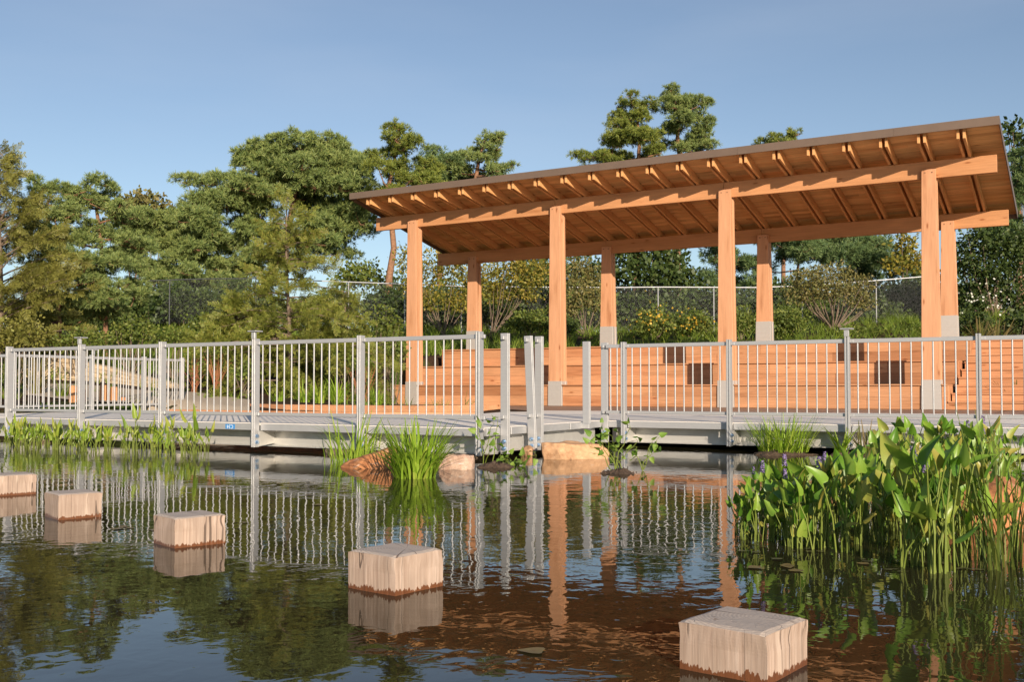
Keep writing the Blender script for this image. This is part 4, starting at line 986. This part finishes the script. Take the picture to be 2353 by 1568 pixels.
def bushy(label, name, cat, lobes, Y, mt, seed, leafs=.16, dens=1.0, stems=5, group=None, bark=None, up=.0, foot=None, sr=.03):
    """lobes: (x, y, rx, ry) in the picture; leaves fill them, stems rise from the foot"""
    rg = np.random.default_rng(seed); k = Y / FPX
    cx = np.mean([q[0] for q in lobes]); yb = max(q[1] + q[3] for q in lobes)
    f = at(foot[0] if foot else cx, foot[1] if foot else yb, Y); f[2] = float(H(f[0], f[1])) - .03
    wp = []; pos = []; ax = []; sz = []
    for (x, y, rx, ry) in lobes:
        a, b = rx * k, ry * k; c = at(x, y, Y) + np.array([0, rg.uniform(-.7, .7) * a, 0])
        n = int(dens * 17.0 * (a * a + a * b) / (leafs * leafs) + 20)
        u = unit(n); rad = rg.uniform(.05, 1, n) ** .5; lump = 1 + .3 * np.sin(u[:, 0] * 5 + x) * np.sin(u[:, 2] * 6 + y) + .15 * np.sin(u[:, 1] * 13 + seed)
        pos.append(c + u * (rad * lump)[:, None] * np.array([a, a, b])); ax.append(u * .6 + rg.normal(0, .6, (n, 3)) + np.array([0, 0, -.15 + up])); sz.append(leafs * rg.uniform(.5, 1.2, n))
        for _ in range(stems):
            e = c + unit(1)[0] * np.array([a, a, b]) * .75; m_ = f * .45 + e * .55 + np.array([rg.normal(0, .06), rg.normal(0, .06), -.12 * (e[2] - f[2])])
            wp.append(tube([f + rg.normal(0, .03, 3) * [1, 1, 0], m_, e], [sr * .8, sr * .4, sr * .12], 5))
    t = thing(name, label, cat, tuple(map(float, f)), 0, group)
    pos = np.concatenate(pos); tree_parts(t, f, wp, [instances(LT, pos, frames(np.concatenate(ax)), np.concatenate(sz))], mt, bark or M_BARK_D, 'foliage', 'stems'); return t
# trees and shrubs, far to near
bushy('round-topped bronze-green tree far behind the left pines', 'broadleaf_tree', 'tree', [(300, 465, 50, 22), (348, 468, 48, 24), (272, 480, 40, 26), (320, 505, 60, 36), (382, 488, 24, 22)], 62, M_BROWN, 41, .30, .9, 1, 'trees behind the pavilion', sr=.12)
bushy('large-leaved dark green tree between the two middle back columns', 'broadleaf_tree', 'tree', [(1440, 590, 40, 36), (1500, 575, 50, 36), (1550, 600, 42, 36), (1470, 630, 50, 34), (1530, 640, 52, 32), (1585, 640, 24, 26), (1420, 640, 24, 24)], 46, M_DARK, 42, .25, 1.4, 1, 'trees behind the pavilion', sr=.1)
bushy('dark broadleaf tree glimpsed behind the second column, under the roof', 'broadleaf_tree', 'tree', [(1215, 615, 40, 30), (1275, 620, 42, 36), (1335, 610, 40, 34), (1385, 625, 36, 36), (1240, 660, 50, 30), (1330, 660, 50, 30)], 53, M_DARK, 48, .26, 1.0, 1, 'trees behind the pavilion', sr=.12)
bushy('tall dark broadleaf tree at the right edge behind the roof', 'broadleaf_tree', 'tree', [(2340, 300, 40, 34), (2360, 340, 40, 40), (2390, 400, 60, 60)], 50, M_DARK, 43, .28, .7, 4, 'trees behind the pavilion', sr=.14)
bushy('dark leafy tree between the last columns and the right edge', 'broadleaf_tree', 'tree', [(2240, 560, 50, 34), (2300, 570, 55, 40), (2250, 620, 55, 40), (2330, 620, 50, 50), (2280, 670, 60, 40), (2230, 690, 40, 30), (2340, 700, 40, 40), (2200, 600, 30, 40), (2340, 550, 40, 40)], 40, M_DARK, 44, .17, 1.4, 2, 'trees behind the pavilion', sr=.08)
bushy('yellowing tree seen between the right-hand columns', 'broadleaf_tree', 'tree', [(2080, 560, 30, 30), (2095, 600, 34, 30), (2050, 610, 30, 22)], 46, M_YELL, 45, .2, 1.1, 1, 'trees behind the pavilion', sr=.08)
bushy('round green bush on the skyline left of the bare orange trunk', 'shrub', 'shrub', [(825, 622, 48, 28), (800, 640, 40, 26), (855, 645, 40, 24)], 50, M_GREEN, 46, .22, .9, 3, 'shrubs along the fence')
hedge = [(1120, 700, 60, 40, 'dark shrub behind the fanning bare stems'), (1180, 715, 50, 34, 'green shrub behind the low bright one between the columns'), (1410, 715, 44, 36, 'dark shrub behind the middle back column'), (1650, 700, 46, 40, 'dark shrub behind the third front column'), (2160, 690, 50, 50, 'dark shrub hidden between the two last columns'), (250, 715, 50, 40, 'dark shrub behind the orange-branched young pine'), (160, 720, 60, 40, 'dark shrub behind the left young pine'), (950, 700, 46, 44, 'green shrub just right of the first front column'), (690, 712, 50, 26, 'low dark shrub on the skyline behind the thin larch'), (560, 705, 40, 26, 'low dark shrub under the big pine limbs'),
         (420, 690, 60, 34, 'dark shrub behind the left stretch of fence'), (500, 700, 50, 30, 'dark green shrub beside the big pine trunk'), (770, 690, 50, 30, 'grey-green shrub behind the fence near the skyline bush'), (880, 700, 50, 40, 'leafy shrub behind the fence left of the first column'),
         (1020, 690, 60, 36, 'dark shrub seen between the first two columns'), (1230, 650, 50, 44, 'tall dark shrub left of the second front column'), (1345, 680, 50, 40, 'dark shrub right of the second front column'),
         (1470, 700, 60, 30, 'dark hedge shrub beneath the large-leaved tree'), (1580, 705, 60, 30, 'grey-green hedge shrub left of the third front column'), (1720, 715, 60, 36, 'dark hedge shrub right of the third front column'), (1850, 720, 70, 40, 'dark shrub below the dark pine'), (1980, 715, 70, 44, 'dark shrub left of the last front column'), (2090, 690, 60, 50, 'dark shrub behind the last front column'), (330, 705, 50, 36, 'dark shrub low between the young pines'), (620, 705, 45, 24, 'dark low shrub on the skyline right of the pine trunk')]
hedge2 = [(x, 690 - 8 * (i % 3), 62, 46 + 6 * (i % 2)) for i, x in enumerate((290, 360, 430, 500, 560, 930, 1000, 1070, 1140, 1210, 1290, 1360, 1430, 1510, 1590, 1680, 1760, 1840, 1920, 2000, 2080, 2160, 2240))]
for i, (x, y, rx, ry) in enumerate(hedge2):
    bushy('dark leafy undergrowth bush in the rear rank beyond the chain-link fence', 'undergrowth_bush', 'shrub', [(x, y + 10, rx, ry), (x - rx * .4, y + ry * .8, rx * .9, ry * .8), (x + rx * .4, y + ry * .9, rx * .9, ry * .8)], 48 + (i % 4), M_DARK if i % 3 else M_GREEN, 500 + i, .24, 1.5, 1, 'undergrowth beyond the fence')
for i, (x, y, rx, ry, lb) in enumerate(hedge):
    bushy(lb, 'hedge_shrub', 'shrub', [(x, y, rx, ry), (x - rx * .5, y + ry * .5, rx * .8, ry * .9), (x + rx * .5, y + ry * .5, rx * .8, ry * .9)], 43 + (i % 3) * 1.5, M_DARK if i % 4 else M_GREEN, 50 + i, .20, 1.7, 1, 'hedge shrubs along the fence')
bushy('weeping bronze crab tree with pale trunk in front of the fence', 'small_tree', 'tree', [(1850, 645, 52, 26), (1910, 625, 60, 26), (1970, 650, 48, 26), (1830, 680, 40, 24), (1900, 670, 70, 26), (1985, 690, 36, 24)], 38.5, M_BROWN, 71, .10, .6, 4, None, foot=(1915, 765), sr=.05)
def multistem(label, x0, y0, lobes, Y, seed, mt=M_YELL): return bushy(label, 'multi_stem_tree', 'tree', lobes, Y, mt, seed, .125, .7, 2, 'multi-stemmed trees behind the seating', M_BARK_D, foot=(x0, y0), sr=.03)
multistem('many-stemmed yellow-leaved small tree right of the first front column', 1022, 768, [(985, 620, 40, 50), (1040, 610, 46, 50), (1080, 650, 36, 44), (990, 690, 36, 30), (1050, 690, 40, 30), (940, 600, 36, 40), (950, 660, 30, 36)], 38, 72)
multistem('yellow-leaved small tree with fanning bare stems, left of the second column', 1130, 770, [(1120, 640, 40, 44), (1170, 620, 46, 36), (1215, 630, 40, 36), (1150, 670, 46, 24), (1240, 620, 26, 40), (1210, 670, 36, 24)], 38, 73)
multistem('greener small tree with branching stems, right of the second column', 1345, 770, [(1330, 620, 40, 36), (1365, 640, 40, 40), (1320, 670, 36, 36), (1370, 690, 34, 30), (1310, 710, 24, 24)], 38, 74, M_BROWN)
front = [(1215, 735, 50, 26, M_GREEN, 'bright green shrub low between the first two columns'), (1290, 745, 36, 22, M_DARK, 'dark low shrub beside the second front column'), (1505, 735, 46, 34, M_GREEN, 'green shrub with yellow leaves beside the middle back column'), (1590, 740, 46, 30, M_GREEN, 'yellow-flecked shrub left of the third front column'),
         (1700, 735, 40, 30, M_GREEN, 'bright green shrub right of the third front column'), (1800, 740, 50, 34, M_GREEN, 'feathery bright green shrub beside the third back column'), (2090, 760, 34, 16, M_GREEN, 'low flowering shrub in front of the last column'), (1960, 765, 60, 14, M_GREEN, 'low shrub with white flowers along the terrace'),
         (2230, 740, 40, 30, M_DARK, 'dark low shrub right of the last back column'), (2330, 820, 22, 40, M_GREEN, 'narrow leafy shrub beside the steps'), (2340, 740, 36, 30, M_DARK, 'dark low shrub at the right edge above the steps')]
for i, (x, y, rx, ry, mt_, lb) in enumerate(front):
    bushy(lb, 'garden_shrub', 'shrub', [(x, y, rx, ry), (x - rx * .4, y + ry * .4, rx * .7, ry * .7), (x + rx * .45, y + ry * .3, rx * .7, ry * .7)], 36.5 if x < 2200 else 28, mt_, 80 + i, .11, 1.0, 3, 'garden shrubs behind the seating')
left = [(300, 755, 50, 32, M_GREEN, 27, 'bright green shrub behind the left railing, right of the young pines'), (400, 770, 50, 26, M_GREEN, 26, 'low green shrub left of the red-twigged shrubs'), (480, 745, 44, 34, M_GREEN, 27, 'leafy green shrub below the left fence'), (590, 760, 50, 30, M_BROWN, 26, 'bronze leafy shrub beside the thin larch'),
        (700, 780, 50, 36, M_CYP, 26, 'yellow-green shrub right of the thin larch'), (880, 740, 40, 44, M_GREEN, 28, 'pale leafed shrub left of the first front column'), (900, 800, 34, 30, M_GREEN, 26, 'shrub with pink tinged leaves at the pavilion end'), (40, 760, 60, 40, M_GOLD, 25, 'golden shrub low at the left edge'), (180, 780, 60, 26, M_GREEN, 26, 'low green shrub under the young pines'),
        (800, 830, 40, 22, M_GREEN, 24, 'low green perennial in the mulch bed'), (560, 850, 30, 18, M_GREEN, 23, 'small green perennial near the long kerb'), (5, 860, 30, 36, M_GREEN, 23, 'green bank shrub left of the stone wall')]
for i, (x, y, rx, ry, mt_, Y, lb) in enumerate(left):
    bushy(lb, 'bank_shrub', 'shrub', [(x, y, rx, ry), (x - rx * .5, y + ry * .4, rx * .7, ry * .7), (x + rx * .5, y + ry * .4, rx * .7, ry * .7)], Y, mt_, 100 + i, .095, .55, 4, 'shrubs on the bank behind the left walkway')
def twigs(label, px, py, Y, h, n, seed):
    rg = np.random.default_rng(seed); b = at(px, py, Y); b[2] = float(H(b[0], b[1])) - .02; wp = []
    for i in range(n):
        a = rg.uniform(0, 6.28); o = np.array([math.cos(a), math.sin(a), 0]) * rg.uniform(.05, .42) * h; hh = h * rg.uniform(.6, 1)
        wp.append(tube([rg.normal(0, .04, 3) * [1, 1, 0], o * .4 + [0, 0, hh * .5], o + [0, 0, hh]], [.009, .007, .003], 4))
    t = thing('red_twig_shrub', label, 'shrub', tuple(map(float, b)), 0, 'red-twigged shrubs on the bank')
    obj('twigs', mesh_np('twigs', *merge(wp), True), M_TWIG, t)
    n2 = 130; u = unit(n2, .6); obj('leaves', mesh_np('leaves', *instances(LT, u * np.array([.42, .42, .5]) * h + [0, 0, h * .55], frames(unit(n2)), rg.uniform(.04, .09, n2))), M_GREEN, t)
for i, (x, y, Y, h, lb) in enumerate([(448, 862, 23.5, .9, 'orange-red twiggy shrub, left of the pair by the gravel path'), (497, 870, 23, 1.0, 'orange-red twiggy shrub, right of the pair by the gravel path'), (835, 880, 23, 1.1, 'red-twigged shrub left of the first front column'), (800, 868, 24, .8, 'smaller red-twigged shrub in the mulch left of the pavilion'), (700, 870, 24, .7, 'thin red-twigged shrub right of the thin larch')]):
    twigs(lb, x, y, Y, h, 26, 130 + i)

# ------------------------------------------------------------------ chain-link fence
def fence():
    pts = [(330, 646), (470, 641), (590, 640), (740, 646), (900, 652), (1060, 658), (1230, 660), (1413, 661), (1512, 660), (1740, 661), (1843, 657), (2013, 645), (2170, 632), (2315, 616), (2480, 600)]
    P = np.array([at(x, y, 41.0) for x, y in pts]); o = P[7].copy(); o[2] = float(H(o[0], o[1]))
    t = thing('chain_link_fence', 'long galvanised chain-link fence along the top of the slope', 'fence', tuple(map(float, o)))
    s = [0.0]
    for a, b in zip(P[:-1], P[1:]): s.append(s[-1] + np.linalg.norm(b - a))
    obj('top_rail', mesh_np('top_rail', *local([tube(P[3:], .024, 6)], o), True), M_GALV, t); obj('top_rail', mesh_np('top_rail', *local([tube(P[:4], .024, 6)], o), True), M_SHADEPOST, t)
    for x, y in [(390, 646), (588, 640), (801, 648), (930, 654), (1060, 658), (1290, 660), (1413, 661), (1512, 660), (1640, 660), (1740, 660), (1843, 657), (2013, 645), (2170, 632), (2315, 616)]:
        p = at(x, y, 41.03); g = p.copy(); g[2] = float(H(p[0], p[1])) - .1
        obj('fence_post', mesh_np('fence_post', *local([tube([g, p], .026, 7)], o), True), M_POSTG if x > 700 else M_SHADEPOST, t)
    wid = s[-1]; hh = 1.75; st = .07; V = []; F = []; w = .0009
    def top(q): return np.array([np.interp(q, s, P[:, i]) for i in range(3)])
    n = int(wid / st)
    for i in range(-int(hh / st), n):
        for sg in (1, -1):
            a0 = i * st if sg > 0 else i * st + hh; a1 = a0 + sg * hh
            u0, u1 = 0.0, 1.0
            if min(a0, a1) < 0 or max(a0, a1) > wid: continue
            A = top(a0) - [0, 0, hh]; B = top(a1) - [0, 0, .01]; b = len(V)
            V += [A + [-w, 0, 0], A + [w, 0, 0], B + [w, 0, 0], B + [-w, 0, 0]]; F.append((b, b + 1, b + 2, b + 3))
    obj('wire_mesh', mesh_np('wire_mesh', np.array(V) - o, np.array(F)), M_WIRE, t)
fence()

# ------------------------------------------------------------------ bank plants
def scatter(n, fn):
    X = []; 
    while len(X) < n:
        q = fn()
        if q is not None: X.append(q)
    X = np.array(X); return np.column_stack([X[:, 0], X[:, 1], H(X[:, 0], X[:, 1])])
def cover(name, n, fn, T, size, mt, seed, lean=.35):
    pos = scatter(n, fn); ax = np.stack([rng.normal(0, lean, n), rng.normal(0, lean, n), np.ones(n)], 1)
    V, F = instances(T, pos, frames(ax), rng.uniform(size[0], size[1], n)); tag(obj(name, mesh_np(name, V, F), mt), kind='stuff')
def sw(V): return V
GT = merge([instances(BLADES[i % 3], np.zeros((1, 3)), frames(np.array([[math.cos(i * 2.4) * .35, math.sin(i * 2.4) * .35, 1]])), np.array([1 - .05 * i])) for i in range(9)])
GT = (GT[0] * np.array([1.6, 1.6, 1]), GT[1])
rs = random.Random(3)
def bank():
    X, Y = rs.uniform(-16, 3), rs.uniform(19, 33); r, d = inv(X, Y)
    if r > -.95 and d > -5.2: return None
    if r > 5.4 and d < -5.2: return None
    if r < -.7 and d < -11.2: return None
    if r >= -.7 and d < -7.5: return None
    if -13 < X < -5 and Y < 26.5 and rs.random() < .85: return None
    if d < -3.5 and 0.2 < r < 6.5 and rs.random() < .75: return None
    if math.sin(X * 1.3 + 1) * math.sin(Y * 1.1) + .35 * math.sin(3.1 * X) < -.15 and Y < 27: return None
    return X, Y
cover('grass', 2600, bank, GT, (.12, .42), M_GRASS, 1)
def plateau():
    X, Y = rs.uniform(-16, 26), rs.uniform(26, 46); r, d = inv(X, Y)
    if d < 3.9 and r > -1: return None
    return X, Y
cover('meadow_grass', 5200, plateau, GT, (.2, .55), M_GRASS, 2)
def rbank():
    r, d = rs.uniform(16.4, 20), rs.uniform(-2.6, 6); q = C0 + RV * r + DV * d; return float(q[0]), float(q[1])
cover('bank_grass', 700, rbank, GT, (.2, .6), M_GRASS, 3)
for i, (x, y, Y, h, n, mt_, lb) in enumerate([(700, 905, 21.5, .55, 60, M_SEDGE, 'fresh green iris tuft in the mulch behind the railing, left of several'), (735, 908, 21.2, .6, 60, M_SEDGE, 'fresh green iris tuft behind the fourth railing bay'), (775, 903, 21.5, .7, 60, M_SEDGE, 'tall fresh iris tuft near the end of the mulch bed'), (865, 905, 21.2, .5, 60, M_SEDGE, 'iris tuft at the left foot of the pavilion'), (640, 905, 21.8, .4, 50, M_SEDGE, 'short iris tuft at the foot of the thin larch'),
     (2250, 755, 26, .9, 80, M_STRAW, 'upright feather grass behind the steps, left of two'), (2290, 755, 26.5, 1.0, 80, M_STRAW, 'upright feather grass behind the steps, right of two'), (2335, 880, 22, 1.1, 90, M_STRAW, 'tall straw-coloured grass at the right end of the deck'), (85, 850, 23, 1.1, 50, M_STRAW, 'tall arching straw grass left of the stone wall'), (140, 890, 22.5, .5, 50, M_GRASS, 'green grass tuft in front of the stone wall'),
     (1245, 775, 29, .5, 60, M_STRAW, 'striped yucca-like tuft behind the second column, left side'), (1320, 770, 29, .6, 60, M_STRAW, 'striped yucca-like tuft right of the second column'), (1165, 772, 29, .4, 50, M_STRAW, 'small striped tuft on the mound between columns')]):
    p = at(x, y, Y); p[2] = float(H(p[0], p[1])) - .02; clump('grass_tuft', lb, 'grass', p, n, h, .12, mt_, 1.6, .5, 300 + i, 'grass tufts on the bank')
def flowers(name, label, pts, mt, cat='flowers'):
    n = len(pts); V, F = instances((np.array([[-.5, 0, -.5], [.5, 0, -.5], [.5, .2, .5], [-.5, .2, .5]]), np.array([[0, 1, 2, 3]])), np.array(pts), frames(unit(n)), rng.uniform(.035, .075, n))
    o = np.mean(pts, 0); t = thing(name, label, cat, tuple(map(float, o))); obj('blossoms', mesh_np('blossoms', V - o, F), mt, t)
flowers('yellow_blossoms', 'scatter of orange-yellow leaves and blossoms on the shrubs by the middle back column', [at(random.gauss(1495, 30), random.gauss(730, 18), 35.7) for _ in range(70)] + [at(random.gauss(1590, 24), random.gauss(738, 14), 35.7) for _ in range(50)], M_ORANGE)
flowers('white_blossoms', 'scatter of small white blossoms in the dark shrubs at the right', [at(random.gauss(2260, 45), random.gauss(690, 22), 36.5) for _ in range(60)], M_WHITE)
M_STUMP = wood('orange_log', 2, (0.50, 0.25, 0.11), .3)
for i, (x, w, h, lb) in enumerate([(168, .095, .45, 'orange log stump behind the far railing, leftmost of the group'), (190, .08, .38, 'shorter orange log stump, second from the left'), (238, .09, .46, 'orange log stump, tallest of the right-hand pair'), (262, .085, .42, 'orange log stump beside the tallest one'), (284, .08, .2, 'low orange log stump at the right of the group')]):
    p = at(x, 930, 21.6); g = float(H(p[0], p[1])) - .1; m = MB(); ang = np.linspace(0, 2 * math.pi, 11, endpoint=False)
    V = [(w * (1 + .12 * math.sin(3 * a + i)) * math.cos(a) * k, w * (1 + .12 * math.sin(2 * a + i)) * math.sin(a) * k, z) for z, k in ((0, 1), (h * .6, .97), (h * .93, .9), (h, .7)) for a in ang]
    m.add(V, [(q * 11 + j, q * 11 + (j + 1) % 11, (q + 1) * 11 + (j + 1) % 11, (q + 1) * 11 + j) for q in range(3) for j in range(11)] + [tuple(range(33, 44))])
    o = m.build('log_stump', M_STUMP, None, .004); o.location = (float(p[0]), float(p[1]), g); tag(o, lb, 'stump', 'log stumps behind the far railing')
